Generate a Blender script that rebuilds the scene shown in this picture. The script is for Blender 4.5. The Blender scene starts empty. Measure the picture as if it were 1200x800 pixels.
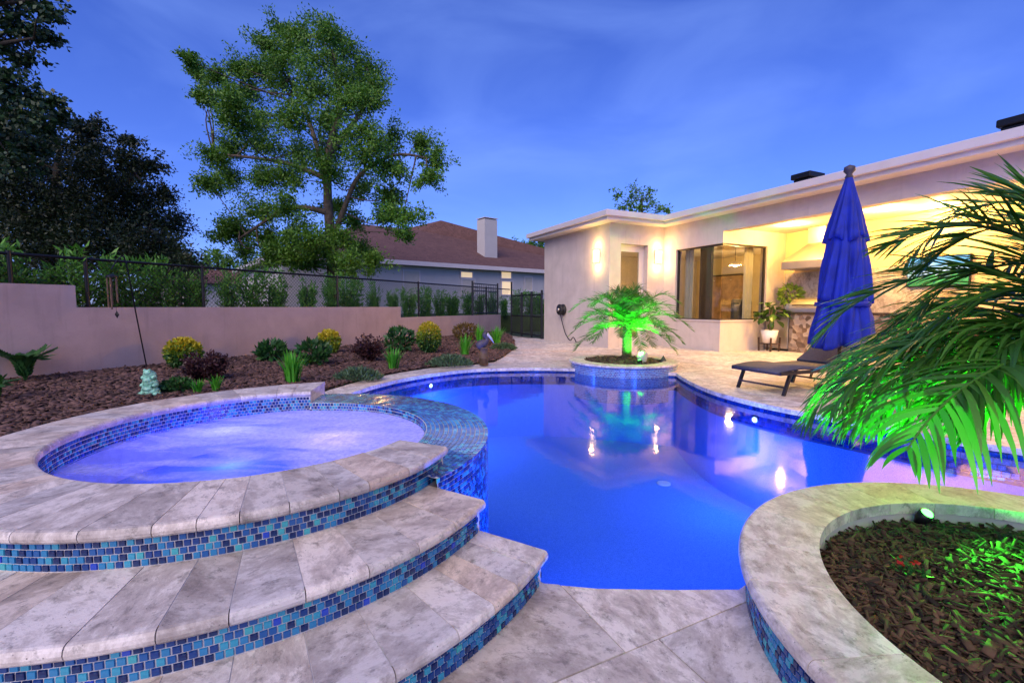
import bpy, math, random
import numpy as np
from mathutils import Vector, Matrix
from mathutils.geometry import delaunay_2d_cdt
random.seed(7); rng = np.random.default_rng(7)
R = math.radians
SC = bpy.context.scene; COL = SC.collection

# ------------------------------------------------------------------ camera
F, HZ, H = 533.333, 359.0, 1.1           # focal length in photo pixels, horizon row, eye height
PITCH = math.atan((400 - HZ) / F); CP, SP = math.cos(PITCH), math.sin(PITCH)
cam = bpy.data.objects.new('camera', bpy.data.cameras.new('camera')); COL.objects.link(cam)
cam.data.sensor_width = 36; cam.data.lens = 16; cam.data.clip_start = .05; cam.data.clip_end = 2000
cam.location = (0, 0, H); cam.rotation_euler = (math.pi / 2 - PITCH, 0, 0)
SC.camera = cam

# ------------------------------------------------------------------ sky and dusk light
SUN_EL, SUN_ROT = 38, 200
w = bpy.data.worlds.new('World'); SC.world = w; w.use_nodes = True
nt = w.node_tree; nt.nodes.clear()
N = nt.nodes.new; L = nt.links.new
out = N('ShaderNodeOutputWorld'); bg = N('ShaderNodeBackground'); L(bg.outputs[0], out.inputs[0])
sky = N('ShaderNodeTexSky'); sky.sky_type = 'NISHITA'; sky.sun_disc = False
sky.sun_elevation = R(SUN_EL); sky.sun_rotation = R(SUN_ROT)
sky.air_density = 1.0; sky.dust_density = 0.3; sky.ozone_density = 6.0
tint = N('ShaderNodeMix'); tint.data_type = 'RGBA'; tint.blend_type = 'MULTIPLY'; tint.inputs[0].default_value = 1
tint.inputs[7].default_value = (.51, .60, 1.26, 1)
L(sky.outputs[0], tint.inputs[6])
tc = N('ShaderNodeTexCoord'); mp = N('ShaderNodeMapping'); mp.inputs['Scale'].default_value = (1.0, 1.0, 2.6)
nz = N('ShaderNodeTexNoise'); nz.inputs['Scale'].default_value = 2.2; nz.inputs['Detail'].default_value = 7; nz.inputs['Distortion'].default_value = .6
rp = N('ShaderNodeValToRGB'); rp.color_ramp.elements[0].position = .42; rp.color_ramp.elements[1].position = .80
L(tc.outputs['Generated'], mp.inputs[0]); L(mp.outputs[0], nz.inputs[0]); L(nz.outputs[0], rp.inputs[0])
cl = N('ShaderNodeMix'); cl.data_type = 'RGBA'; cl.inputs[7].default_value = (2.6, 4.2, 9.5, 1)
mm = N('ShaderNodeMath'); mm.operation = 'MULTIPLY'; mm.inputs[1].default_value = .32
L(rp.outputs[0], mm.inputs[0]); L(mm.outputs[0], cl.inputs[0]); L(tint.outputs[2], cl.inputs[6]); L(cl.outputs[2], bg.inputs[0])
bg.inputs[1].default_value = 0.084
sun = bpy.data.objects.new('sun', bpy.data.lights.new('sun', 'SUN')); COL.objects.link(sun)
sun.data.energy = 1.7; sun.data.angle = R(55); sun.data.color = (1, .79, .57)
a = R(SUN_ROT)
sdir = Vector((math.sin(a) * math.cos(R(SUN_EL)), math.cos(a) * math.cos(R(SUN_EL)), math.sin(R(SUN_EL))))
sun.rotation_euler = sdir.to_track_quat('Z', 'Y').to_euler()
SC.view_settings.view_transform = 'Standard'; SC.view_settings.look = 'None'
SC.view_settings.exposure = .95; SC.view_settings.gamma = 1
SC.cycles.use_denoising = True; SC.cycles.denoiser = 'OPENIMAGEDENOISE'
SC.cycles.max_bounces = 8; SC.cycles.transparent_max_bounces = 16
SC.cycles.sample_clamp_indirect = 4; SC.cycles.caustics_reflective = False; SC.cycles.caustics_refractive = False

# ------------------------------------------------------------------ pixel -> place
def ray(px, py):
    x = (px - 600) / F; u = -(py - 400) / F
    return np.array([x, CP + u * SP, -SP + u * CP])
def P(px, py, h=0.0):                     # point where the pixel's ray meets the level h
    d = ray(px, py); t = (h - H) / d[2]; return np.array([d[0] * t, d[1] * t])
def at(px, py, Y):                        # point of the pixel's ray at distance Y
    d = ray(px, py); t = Y / d[1]; return np.array([d[0] * t, Y, H + d[2] * t])
def proj(p):
    v = (p[0], p[1], p[2] - H); f = v[1] * CP - v[2] * SP; u = v[1] * SP + v[2] * CP
    if f < .05: return (-9e9, 0, 0)
    return (600 + F * v[0] / f, 400 - F * u / f, f)
def in_view(p, m=0):
    x, y, f = proj(p); return f > 0 and -m < x < 1200 + m and -m < y < 800 + m

# ------------------------------------------------------------------ materials
MATS = {}
class NT:
    def __init__(s, name):
        s.m = bpy.data.materials.new(name); s.m.use_nodes = True; s.t = s.m.node_tree; MATS[name] = s.m
        s.b = s.t.nodes['Principled BSDF']; s.o = s.t.nodes['Material Output']
    def n(s, k, **kw):
        q = s.t.nodes.new('ShaderNode' + k)
        for a, v in kw.items(): setattr(q, a, v)
        return q
    def l(s, a, b): s.t.links.new(a, b)
    def noise(s, scale, detail=4, dist=0, vec=None, rough=.5):
        q = s.n('TexNoise'); q.inputs['Scale'].default_value = scale; q.inputs['Detail'].default_value = detail
        q.inputs['Distortion'].default_value = dist; q.inputs['Roughness'].default_value = rough
        if vec is not None: s.l(vec, q.inputs['Vector'])
        return q.outputs[0]
    def ramp(s, fac, stops, const=False):
        q = s.n('ValToRGB'); e = q.color_ramp.elements
        if const: q.color_ramp.interpolation = 'CONSTANT'
        while len(e) < len(stops): e.new(.5)
        for i, (p, c) in enumerate(stops): e[i].position = p; e[i].color = (*c, 1)
        s.l(fac, q.inputs[0]); return q.outputs[0]
    def mix(s, fac, a, b, mode='MIX'):
        q = s.n('Mix', data_type='RGBA', blend_type=mode)
        for sock, v in ((q.inputs[0], fac), (q.inputs[6], a), (q.inputs[7], b)):
            if isinstance(v, (int, float)): sock.default_value = v
            elif isinstance(v, tuple): sock.default_value = (*v, 1)
            else: s.l(v, sock)
        return q.outputs[2]
    def bump(s, h, strength=.2, dist=.01):
        q = s.n('Bump'); q.inputs['Strength'].default_value = strength; q.inputs['Distance'].default_value = dist
        s.l(h, q.inputs['Height']); s.l(q.outputs[0], s.b.inputs['Normal'])
    def col(s, c):
        if isinstance(c, tuple): s.b.inputs['Base Color'].default_value = (*c, 1)
        else: s.l(c, s.b.inputs['Base Color'])
    def set(s, **kw):
        for k, v in kw.items(): s.b.inputs[k.replace('_', ' ')].default_value = v
        return s

def plain(name, c, rough=.6, metal=0, var=.25, scale=9, bump=.12, bd=.004):
    q = NT(name); tc = q.n('TexCoord'); nz = q.noise(scale, 5, .3, tc.outputs['Object'])
    lo = tuple(x * (1 - var) for x in c); hi = tuple(min(1, x * (1 + var)) for x in c)
    q.col(q.ramp(nz, [(.3, lo), (.7, hi)])); q.set(Roughness=rough, Metallic=metal)
    if bump: q.bump(q.noise(scale * 8, 4, 0, tc.outputs['Object']), bump, bd)
    return q.m

def leafmat(name, c1, c2, trans=.25, rough=.5):
    q = NT(name); g = q.n('NewGeometry'); tc = q.n('TexCoord')
    c = q.ramp(g.outputs['Random Per Island'], [(0, c1), (1, c2)]); q.col(c); q.set(Roughness=rough)
    tr = q.n('BsdfTranslucent'); q.l(c, tr.inputs[0]); mx = q.n('MixShader'); mx.inputs[0].default_value = trans
    q.l(q.b.outputs[0], mx.inputs[1]); q.l(tr.outputs[0], mx.inputs[2]); q.l(mx.outputs[0], q.o.inputs[0])
    return q.m

def emis(name, c, s):
    q = NT(name); q.col(c); q.b.inputs['Emission Color'].default_value = (*c, 1); q.b.inputs['Emission Strength'].default_value = s
    return q.m

def travertine(name, dark, mid, light, island=False, stretch=(1, 1, 1)):
    q = NT(name); tc = q.n('TexCoord'); oi = q.n('ObjectInfo'); g = q.n('NewGeometry')
    rnd = g.outputs['Random Per Island'] if island else oi.outputs['Random']
    off = q.n('VectorMath', operation='ADD'); sc = q.n('VectorMath', operation='SCALE'); sc.inputs['Scale'].default_value = 37.0
    cb = q.n('CombineXYZ'); q.l(rnd, cb.inputs[0]); q.l(rnd, cb.inputs[1]); q.l(cb.outputs[0], sc.inputs[0])
    rot = q.n('VectorRotate', rotation_type='Z_AXIS'); ra = q.n('Math', operation='MULTIPLY'); ra.inputs[1].default_value = 6.28
    q.l(tc.outputs['Object'], rot.inputs['Vector']); q.l(rnd, ra.inputs[0]); q.l(ra.outputs[0], rot.inputs['Angle'])
    q.l(rot.outputs[0], off.inputs[0]); q.l(sc.outputs[0], off.inputs[1])
    mp = q.n('Mapping'); mp.inputs['Scale'].default_value = (1, 1.45, 1); q.l(off.outputs[0], mp.inputs[0])
    v = mp.outputs[0]
    n1 = q.noise(5.5, 10, .25, v, .76); n2 = q.noise(15, 9, .2, v, .78); n3 = q.noise(80, 6, .2, v, .7)
    c = q.ramp(n1, [(.34, dark), (.42, (.47, .42, .38)), (.48, mid), (.56, light), (.68, (.68, .62, .56))])
    c = q.mix(q.ramp(n2, [(.53, (0, 0, 0)), (.64, (.7, .7, .7))]), c, tuple(x * .60 for x in dark))
    tone = q.ramp(rnd, [(0, (.66, .63, .62)), (.2, (1.04, 1.0, .97)), (.4, (.80, .79, .82)), (.6, (1.12, 1.08, 1.05)), (.8, (.98, .86, .76)), (1, (.85, .82, .80))])
    c = q.mix(1.0, c, tone, 'MULTIPLY')
    vor = q.n('TexVoronoi'); vor.inputs['Scale'].default_value = 55; q.l(v, vor.inputs['Vector'])
    pit = q.ramp(vor.outputs['Distance'], [(.05, (1, 1, 1)), (.16, (0, 0, 0))])
    gate = q.ramp(q.noise(14, 4, 0, v), [(.53, (0, 0, 0)), (.58, (1, 1, 1))])
    pit = q.mix(1.0, pit, gate, 'MULTIPLY')
    c = q.mix(pit, c, tuple(x * .35 for x in dark)); c = q.mix(q.ramp(n3, [(.55, (0, 0, 0)), (.75, (.4, .4, .4))]), c, tuple(x * .7 for x in mid))
    q.col(c); q.set(Roughness=.52)
    hh = q.mix(.5, n2, pit, 'SUBTRACT'); q.bump(hh, .35, .006)
    return q.m

TD, TM, TL = (.29, .26, .235), (.55, .505, .455), (.76, .72, .665)
travertine('travertine', TD, TM, TL); travertine('travertine_field', TD, TM, TL, True)
TILE = [(0, (.004, .014, .09)), (.24, (.007, .04, .20)), (.46, (.014, .10, .32)), (.62, (.025, .22, .44)), (.80, (.04, .33, .47)), (.93, (.06, .42, .44)), (.975, (.02, .06, .5))]
def tilemat(name, island, wet=0):
    q = NT(name); g = q.n('NewGeometry'); oi = q.n('ObjectInfo'); tc = q.n('TexCoord')
    rnd = g.outputs['Random Per Island'] if island else oi.outputs['Random']
    c = q.ramp(rnd, TILE, True); n = q.noise(60, 4, .5, tc.outputs['Object'])
    c = q.mix(q.ramp(n, [(.4, (0, 0, 0)), (.75, (.4, .4, .4))]), c, (.03, .12, .25)); q.col(c)
    q.set(Roughness=.16, IOR=1.5, Coat_Weight=wet, Coat_Roughness=.06); q.bump(n, .1, .002)
leafmat('navy_tile', (.004, .012, .08), (.012, .05, .26), 0, .18)
tilemat('glass_tile', False); tilemat('glass_tile_field', True); tilemat('wet_tile_field', True, 1.0)
plain('grout', (.56, .54, .53), .8, var=.15, scale=20)
plain('blue_grout', (.05, .08, .16), .8, var=.15, scale=20)
plain('joint_sand', (.20, .17, .15), .9, var=.3, scale=30)
def stucco(name, c, dirt):
    q = NT(name); tc = q.n('TexCoord'); mp = q.n('Mapping'); mp.inputs['Scale'].default_value = (5, 5, .5); q.l(tc.outputs['Object'], mp.inputs[0])
    a_ = q.ramp(q.noise(2.2, 6, .3, tc.outputs['Object'], .6), [(.3, tuple(x * .88 for x in c)), (.7, tuple(min(1, x * 1.08) for x in c))])
    st = q.ramp(q.noise(1.3, 6, .2, mp.outputs[0], .65), [(.55, (0, 0, 0)), (.78, (.55, .55, .55))])       # rain streaks
    b_ = q.mix(st, a_, dirt); sp = q.ramp(q.noise(38, 5, 0, tc.outputs['Object'], .7), [(.58, (0, 0, 0)), (.72, (.25, .25, .25))])
    q.col(q.mix(sp, b_, dirt)); q.set(Roughness=.88); q.bump(q.noise(55, 6, 0, tc.outputs['Object'], .7), .6, .005)
stucco('stucco_cream', (.57, .49, .44), (.40, .34, .30))
stucco('stucco_mauve', (.44, .335, .315), (.27, .21, .19))
plain('stucco_grey', (.50, .48, .46), .85, var=.04, scale=2, bump=.3)
plain('stucco_inside', (.66, .52, .30), .85, var=.04, scale=2, bump=.3)
plain('trim_white', (.62, .56, .54), .45, var=.04, scale=3, bump=.05)
plain('soffit', (.66, .60, .55), .7, var=.04, scale=3, bump=.1)
plain('black_metal', (.012, .012, .014), .4, .5, var=.2, bump=.05)
plain('dark_metal', (.05, .045, .045), .38, .6, var=.2, bump=.05)
plain('wood_dark', (.05, .025, .014), .5, var=.35, scale=6)
plain('steel', (.60, .55, .48), .42, 1, var=.06, scale=4, bump=.03)
plain('lounger_mesh', (.075, .07, .085), .75, var=.15, scale=40, bump=.3)
plain('white_ceramic', (.72, .68, .62), .35, var=.05, bump=.03)
plain('soil', (.035, .022, .015), .95, var=.5, scale=12, bump=.6, bd=.02)
plain('bark', (.10, .075, .055), .9, var=.45, scale=7, bump=.9, bd=.03)
plain('dark_bark', (.035, .028, .022), .9, var=.4, scale=7, bump=.8, bd=.03)
plain('palm_bark', (.09, .065, .04), .9, var=.45, scale=22, bump=.8, bd=.01)
plain('stem_green', (.08, .16, .03), .5, var=.3, scale=9)
plain('copper', (.16, .10, .06), .5, .4, var=.3, scale=14)
plain('statue_dark', (.055, .045, .06), .6, var=.3, scale=12)
plain('statue_pale', (.42, .42, .48), .6, var=.2, scale=12)
plain('statue_wood', (.11, .065, .035), .7, var=.5, scale=9, bump=.6)
plain('frog_glaze', (.22, .50, .38), .3, var=.55, scale=26)
plain('roof_ridge', (.10, .055, .05), .9, var=.3, scale=12)
plain('curtain', (.55, .50, .42), .85, var=.06, scale=4)
plain('granite', (.045, .035, .03), .2, var=.6, scale=50, bump=0)
plain('interior_floor', (.30, .22, .15), .35, var=.2, scale=5, bump=.04)
plain('cabinet', (.32, .19, .09), .4, var=.3, scale=6)
plain('canvas_blue', (.002, .016, .25), .8, var=.22, scale=7, bump=.35, bd=.003)
plain('grass_ground', (.035, .06, .018), .95, var=.5, scale=1.5, bump=.6, bd=.03)
plain('rubber', (.012, .012, .013), .6, var=.2, bump=.05)
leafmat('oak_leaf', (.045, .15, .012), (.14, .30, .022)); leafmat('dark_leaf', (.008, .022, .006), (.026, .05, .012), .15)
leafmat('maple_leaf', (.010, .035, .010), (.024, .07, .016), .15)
leafmat('hedge_leaf', (.035, .16, .016), (.11, .32, .03)); leafmat('yellow_leaf', (.38, .33, .012), (.62, .52, .025))
leafmat('lime_leaf', (.09, .20, .02), (.26, .36, .02))
leafmat('burgundy_leaf', (.035, .012, .018), (.08, .03, .03)); leafmat('bronze_leaf', (.11, .06, .015), (.16, .12, .03))
leafmat('deep_leaf', (.015, .07, .016), (.04, .15, .03)); leafmat('blade_leaf', (.03, .24, .012), (.10, .45, .03))
leafmat('cover_leaf', (.05, .11, .05), (.11, .20, .10)); leafmat('palm_leaf', (.04, .15, .016), (.10, .28, .03), .35, .42)
leafmat('fig_leaf', (.025, .085, .012), (.075, .17, .025), .2, .3); leafmat('pot_leaf', (.10, .22, .02), (.22, .34, .04))
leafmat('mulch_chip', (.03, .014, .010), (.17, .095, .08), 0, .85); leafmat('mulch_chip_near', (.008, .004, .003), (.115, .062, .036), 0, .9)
leafmat('red_petal', (.4, .01, .015), (.5, .03, .03))
emis('lamp_glow', (1, .70, .32), 5); emis('can_glow', (1, .74, .38), 8); emis('green_glow', (.10, 1, .12), 3.5)
emis('pool_glow', (.6, .8, 1), 6); emis('window_glow', (1, .74, .42), .30)

# shingles of the neighbour's roof
q = NT('shingle'); tcn = q.n('TexCoord'); br = q.n('TexBrick'); br.inputs['Scale'].default_value = 5
br.inputs['Color1'].default_value = (.12, .055, .046, 1); br.inputs['Color2'].default_value = (.20, .10, .082, 1); br.inputs['Mortar'].default_value = (.035, .017, .016, 1)
br.inputs['Mortar Size'].default_value = .035; q.l(tcn.outputs['UV'], br.inputs[0]); q.l(tcn.outputs['Object'], br.inputs[0])
c = q.mix(.35, br.outputs[0], q.ramp(q.noise(2, 6, 0, tcn.outputs['Object'], .7), [(.35, (.08, .04, .035)), (.65, (.20, .11, .09))])); q.col(c); q.set(Roughness=.95); q.bump(br.outputs[1], .3, .02)
# stone facing of the kitchen counter
q = NT('ledger_stone'); tcn = q.n('TexCoord'); vo = q.n('TexVoronoi'); vo.inputs['Scale'].default_value = 9; q.l(tcn.outputs['Object'], vo.inputs[0])
spx = q.n('SeparateXYZ'); q.l(vo.outputs['Color'], spx.inputs[0]); q.col(q.ramp(spx.outputs[0], [(0, (.10, .065, .04)), (.5, (.24, .17, .12)), (1, (.42, .34, .26))])); q.set(Roughness=.9); q.bump(vo.outputs['Distance'], .8, .03)
# pool finish
q = NT('pool_plaster'); tcn = q.n('TexCoord'); n1 = q.noise(150, 3, 0, tcn.outputs['Object']); n2 = q.noise(3, 4, 0, tcn.outputs['Object'])
q.col(q.mix(q.ramp(n1, [(.35, (0, 0, 0)), (.65, (1, 1, 1))]), (.06, .20, .55), (.16, .36, .75))); q.set(Roughness=.8); q.bump(n1, .2, .004)
# water: clear sheet that mirrors at a glance
q = NT('pool_water'); tcn = q.n('TexCoord'); fr = q.n('Fresnel'); fr.inputs[0].default_value = 1.33
tr = q.n('BsdfTransparent'); tr.inputs[0].default_value = (.72, .86, 1, 1); gl = q.n('BsdfGlossy'); gl.inputs['Roughness'].default_value = .05
bp = q.n('Bump'); bp.inputs['Strength'].default_value = .05; bp.inputs['Distance'].default_value = .02
q.l(q.noise(3.5, 3, .4, tcn.outputs['Object']), bp.inputs['Height']); q.l(bp.outputs[0], gl.inputs['Normal']); q.l(bp.outputs[0], fr.inputs['Normal'])
mx = q.n('MixShader'); q.l(fr.outputs[0], mx.inputs[0]); q.l(tr.outputs[0], mx.inputs[1]); q.l(gl.outputs[0], mx.inputs[2]); q.l(mx.outputs[0], q.o.inputs[0])
# foaming spa water
q = NT('spa_foam'); tcn = q.n('TexCoord'); mpn = q.n('Mapping'); mpn.inputs['Rotation'].default_value = (0, 0, R(-22)); mpn.inputs['Scale'].default_value = (1, 3.2, 1)
q.l(tcn.outputs['Object'], mpn.inputs[0]); n1 = q.noise(1.5, 3, .8, mpn.outputs[0], .45)
sp = q.n('SeparateXYZ'); q.l(tcn.outputs['Object'], sp.inputs[0]); gx = q.n('Math', operation='MULTIPLY_ADD'); gx.inputs[1].default_value = .17; q.l(sp.outputs[0], gx.inputs[0]); q.l(n1, gx.inputs[2])
gy = q.n('Math', operation='MULTIPLY_ADD'); gy.inputs[1].default_value = .10; q.l(sp.outputs[1], gy.inputs[0]); q.l(gx.outputs[0], gy.inputs[2])
fac = q.ramp(gy.outputs[0], [(.32, (.15, .15, .15)), (.48, (.70, .70, .70)), (.68, (1, 1, 1))])
bub = q.ramp(q.noise(38, 4, .3, tcn.outputs['Object'], .7), [(.38, (.62, .62, .62)), (.60, (1, 1, 1))]); fac = q.mix(1.0, fac, bub, 'MULTIPLY')
tl = q.n('BsdfTranslucent'); tl.inputs[0].default_value = (.75, .75, .92, 1); df = q.n('BsdfDiffuse'); df.inputs[0].default_value = (.86, .84, .95, 1)
m1 = q.n('MixShader'); m1.inputs[0].default_value = .5; q.l(tl.outputs[0], m1.inputs[1]); q.l(df.outputs[0], m1.inputs[2])
tr = q.n('BsdfTransparent'); tr.inputs[0].default_value = (.6, .7, 1, 1); m2 = q.n('MixShader'); q.l(fac, m2.inputs[0]); q.l(tr.outputs[0], m2.inputs[1]); q.l(m1.outputs[0], m2.inputs[2])
q.l(m2.outputs[0], q.o.inputs[0])
# window glass
q = NT('glass'); fr = q.n('Fresnel'); gg = q.n('NewGeometry'); im = q.n('Mix', data_type='FLOAT'); im.inputs[2].default_value = 1.5; im.inputs[3].default_value = 1 / 1.5; q.l(gg.outputs['Backfacing'], im.inputs[0]); q.l(im.outputs[0], fr.inputs[0]); tr = q.n('BsdfTransparent'); tr.inputs[0].default_value = (.82, .84, .82, 1)
gl = q.n('BsdfGlossy'); gl.inputs['Roughness'].default_value = .01; mx = q.n('MixShader'); q.l(fr.outputs[0], mx.inputs[0]); q.l(tr.outputs[0], mx.inputs[1]); q.l(gl.outputs[0], mx.inputs[2]); q.l(mx.outputs[0], q.o.inputs[0])
# television picture
q = NT('screen_picture'); tcn = q.n('TexCoord'); sp = q.n('SeparateXYZ'); q.l(tcn.outputs['Generated'], sp.inputs[0])
n1 = q.noise(4, 3, .5, tcn.outputs['Generated']); ad = q.n('Math', operation='ADD'); q.l(sp.outputs[2], ad.inputs[0])
m3 = q.n('Math', operation='MULTIPLY_ADD'); m3.inputs[1].default_value = .8; m3.inputs[2].default_value = -.4; q.l(n1, m3.inputs[0]); q.l(m3.outputs[0], ad.inputs[1])
c = q.ramp(ad.outputs[0], [(.1, (.02, .25, .05)), (.38, (.05, .5, .12)), (.45, (.8, .9, 1)), (.6, (.5, .8, 1)), (.8, (.03, .35, .65))])
q.col((.01, .01, .01)); q.l(c, q.b.inputs['Emission Color']); q.b.inputs['Emission Strength'].default_value = 1.0

# ------------------------------------------------------------------ mesh helpers
def tag(o, label=None, cat=None, group=None, kind=None):
    if label: o['label'] = label
    if cat: o['category'] = cat
    if group: o['group'] = group
    if kind: o['kind'] = kind
    return o
def empty(name, loc, rz=0, label=None, cat=None, group=None):
    o = bpy.data.objects.new(name, None); COL.objects.link(o); o.empty_display_size = .1
    o.location = loc; o.rotation_euler = (0, 0, rz); return tag(o, label, cat, group)
def root_loc(o):
    v = Vector((0, 0, 0))
    while o is not None: v += o.location; o = o.parent
    return v
def add(name, mesh, mat, parent=None, loc=None, rot=None):
    o = bpy.data.objects.new(name, mesh); COL.objects.link(o); o.parent = parent
    if mat and not mesh.materials: mesh.materials.append(MATS[mat])
    if loc is not None: o.location = loc
    if rot is not None: o.rotation_euler = rot
    return o
class MB:
    def __init__(s): s.v = []; s.f = []
    def addvf(s, v, f):
        b = len(s.v); s.v += [tuple(map(float, p)) for p in v]; s.f += [tuple(i + b for i in q) for q in f]; return s
    def box(s, x0, x1, y0, y1, z0, z1, M=None):
        v = [(x, y, z) for z in (z0, z1) for y in (y0, y1) for x in (x0, x1)]
        if M is not None: v = [M @ Vector(p) for p in v]
        return s.addvf(v, [(0, 2, 3, 1), (4, 5, 7, 6), (0, 1, 5, 4), (2, 6, 7, 3), (0, 4, 6, 2), (1, 3, 7, 5)])
    def bar(s, p, q, wx, wy=None, up=(0, 0, 1)):
        p, q = Vector(p), Vector(q); d = (q - p); ln = d.length; d.normalize(); u = Vector(up)
        if abs(d.dot(u)) > .95: u = Vector((0, 1, 0))
        x = d.cross(u).normalized(); y = x.cross(d).normalized(); wy = wy or wx
        M = Matrix((( x.x, d.x, y.x, p.x), (x.y, d.y, y.y, p.y), (x.z, d.z, y.z, p.z), (0, 0, 0, 1)))
        return s.box(-wx / 2, wx / 2, 0, ln, -wy / 2, wy / 2, M)
    def tube(s, pts, rad, n=8, caps=True):
        pts = [Vector(p) for p in pts]; k = len(pts)
        if not hasattr(rad, '__len__'): rad = [rad] * k
        b = len(s.v); ref = None
        for i, p in enumerate(pts):
            d = (pts[min(i + 1, k - 1)] - pts[max(i - 1, 0)]).normalized()
            if ref is None: ref = d.orthogonal().normalized()
            ref = (ref - d * ref.dot(d)).normalized(); y = d.cross(ref)
            for j in range(n):
                t = 2 * math.pi * j / n; s.v.append(tuple(p + (ref * math.cos(t) + y * math.sin(t)) * rad[i]))
        for i in range(k - 1):
            for j in range(n):
                a_, c_ = b + i * n + j, b + i * n + (j + 1) % n; s.f.append((a_, c_, c_ + n, a_ + n))
        if caps: s.f.append(tuple(b + j for j in range(n))[::-1]); s.f.append(tuple(b + (k - 1) * n + j for j in range(n)))
        return s
    def lathe(s, prof, c=(0, 0, 0), n=24, rfun=None):
        b = len(s.v)
        for i, (r, z) in enumerate(prof):
            for j in range(n):
                t = 2 * math.pi * j / n; rr = r * (rfun(t, i) if rfun else 1)
                s.v.append((c[0] + rr * math.cos(t), c[1] + rr * math.sin(t), c[2] + z))
        for i in range(len(prof) - 1):
            for j in range(n):
                a_, c_ = b + i * n + j, b + i * n + (j + 1) % n; s.f.append((a_, c_, c_ + n, a_ + n))
        if prof[0][0] > 1e-5: s.f.append(tuple(b + j for j in range(n))[::-1])
        if prof[-1][0] > 1e-5: s.f.append(tuple(b + (len(prof) - 1) * n + j for j in range(n)))
        return s
    def ball(s, c, r, n=12, m=8):
        if not hasattr(r, '__len__'): r = (r, r, r)
        b = len(s.v)
        for i in range(m + 1):
            t = math.pi * i / m
            for j in range(n):
                p = 2 * math.pi * j / n
                s.v.append((c[0] + r[0] * max(math.sin(t), 1e-4) * math.cos(p), c[1] + r[1] * max(math.sin(t), 1e-4) * math.sin(p), c[2] + r[2] * math.cos(t)))
        for i in range(m):
            for j in range(n):
                a_, c_ = b + i * n + j, b + i * n + (j + 1) % n; s.f.append((a_, a_ + n, c_ + n, c_))
        return s
    def build(s, name, mat, parent=None, smooth=False, world=True, kind=None, bevel=0):
        v = s.v
        if parent is not None and world:
            o_ = root_loc(parent); v = [(x - o_.x, y - o_.y, z - o_.z) for x, y, z in v]
        me = bpy.data.meshes.new(name); me.from_pydata(v, [], s.f); me.update()
        if smooth:
            me.polygons.foreach_set('use_smooth', [True] * len(me.polygons))
        o = add(name, me, mat, parent)
        if bevel:
            md = o.modifiers.new('bevel', 'BEVEL'); md.width = bevel; md.segments = 2; md.limit_method = 'ANGLE'
        if kind: o['kind'] = kind
        return o
def quads(name, V, mat, parent=None, kind=None):     # V: (n, 4, 3) array of loose quads
    n = len(V); me = bpy.data.meshes.new(name)
    V = np.asarray(V, dtype=np.float32).reshape(-1, 3)
    if parent is not None: V = V - np.array(root_loc(parent), dtype=np.float32)
    me.vertices.add(4 * n); me.vertices.foreach_set('co', V.ravel())
    me.loops.add(4 * n); me.loops.foreach_set('vertex_index', np.arange(4 * n, dtype=np.int32))
    me.polygons.add(n); me.polygons.foreach_set('loop_start', np.arange(0, 4 * n, 4, dtype=np.int32)); me.polygons.foreach_set('loop_total', np.full(n, 4, dtype=np.int32))
    me.update(calc_edges=True); me.validate()
    o = add(name, me, mat, parent)
    if kind: o['kind'] = kind
    return o
def unit(a): return a / (np.linalg.norm(a, axis=-1, keepdims=True) + 1e-9)
def leaves(C, size, aspect=.5, outward=None, droop=0):   # rhombic leaves at the points C
    n = len(C); d = unit(rng.normal(size=(n, 3)))
    if outward is not None: d = unit(d + outward)
    d[:, 2] -= droop; d = unit(d); e = unit(np.cross(d, rng.normal(size=(n, 3))))
    s = size * rng.uniform(.6, 1.3, (n, 1)); L_, W_ = d * s, e * s * aspect * .5; nn = np.cross(d, e) * s * .10
    return np.stack([C, C + L_ * .5 + W_ - nn, C + L_, C + L_ * .5 - W_ - nn], 1)
def blob(c, r, n, shell=.5):
    d = unit(rng.normal(size=(n, 3))); rad = rng.uniform(0, 1, (n, 1)) ** (1 / 3) * (1 - shell) + shell * rng.uniform(.75, 1.05, (n, 1))
    return np.asarray(c) + d * rad * np.asarray(r), d
def spline(pts, n=12, closed=False):
    p = [np.asarray(x, float) for x in pts]; k = len(p); o = []
    for i in range(k if closed else k - 1):
        g = lambda j: p[j % k] if closed else p[min(max(j, 0), k - 1)]
        a_, b_, c_, d_ = g(i - 1), g(i), g(i + 1), g(i + 2)
        for t in np.linspace(0, 1, n, endpoint=False):
            o.append(.5 * ((2 * b_) + (c_ - a_) * t + (2 * a_ - 5 * b_ + 4 * c_ - d_) * t * t + (3 * b_ - a_ - 3 * c_ + d_) * t ** 3))
    if not closed: o.append(p[-1])
    return o
def inside(p, poly):
    x, y = p[0], p[1]; r = False; n = len(poly)
    for i in range(n):
        x1, y1 = poly[i][0], poly[i][1]; x2, y2 = poly[i - 1][0], poly[i - 1][1]
        if (y1 > y) != (y2 > y) and x < (x2 - x1) * (y - y1) / (y2 - y1) + x1: r = not r
    return r
def region(outer, holes, extra=()):
    vs, fs = [], []
    for poly in [outer] + list(holes):
        if sum(poly[i - 1][0] * poly[i][1] - poly[i][0] * poly[i - 1][1] for i in range(len(poly))) < 0: poly = list(poly)[::-1]
        fs.append(list(range(len(vs), len(vs) + len(poly)))); vs += [Vector((p[0], p[1])) for p in poly]
    vs += [Vector((p[0], p[1])) for p in extra]
    ov, oe, of, a1, a2, orig = delaunay_2d_cdt(vs, [], fs, 0, 1e-5, True)
    keep = [tuple(f) for f, g in zip(of, orig) if 0 in g and not any(k in g for k in range(1, len(fs)))]
    return [(p.x, p.y) for p in ov], keep
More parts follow.
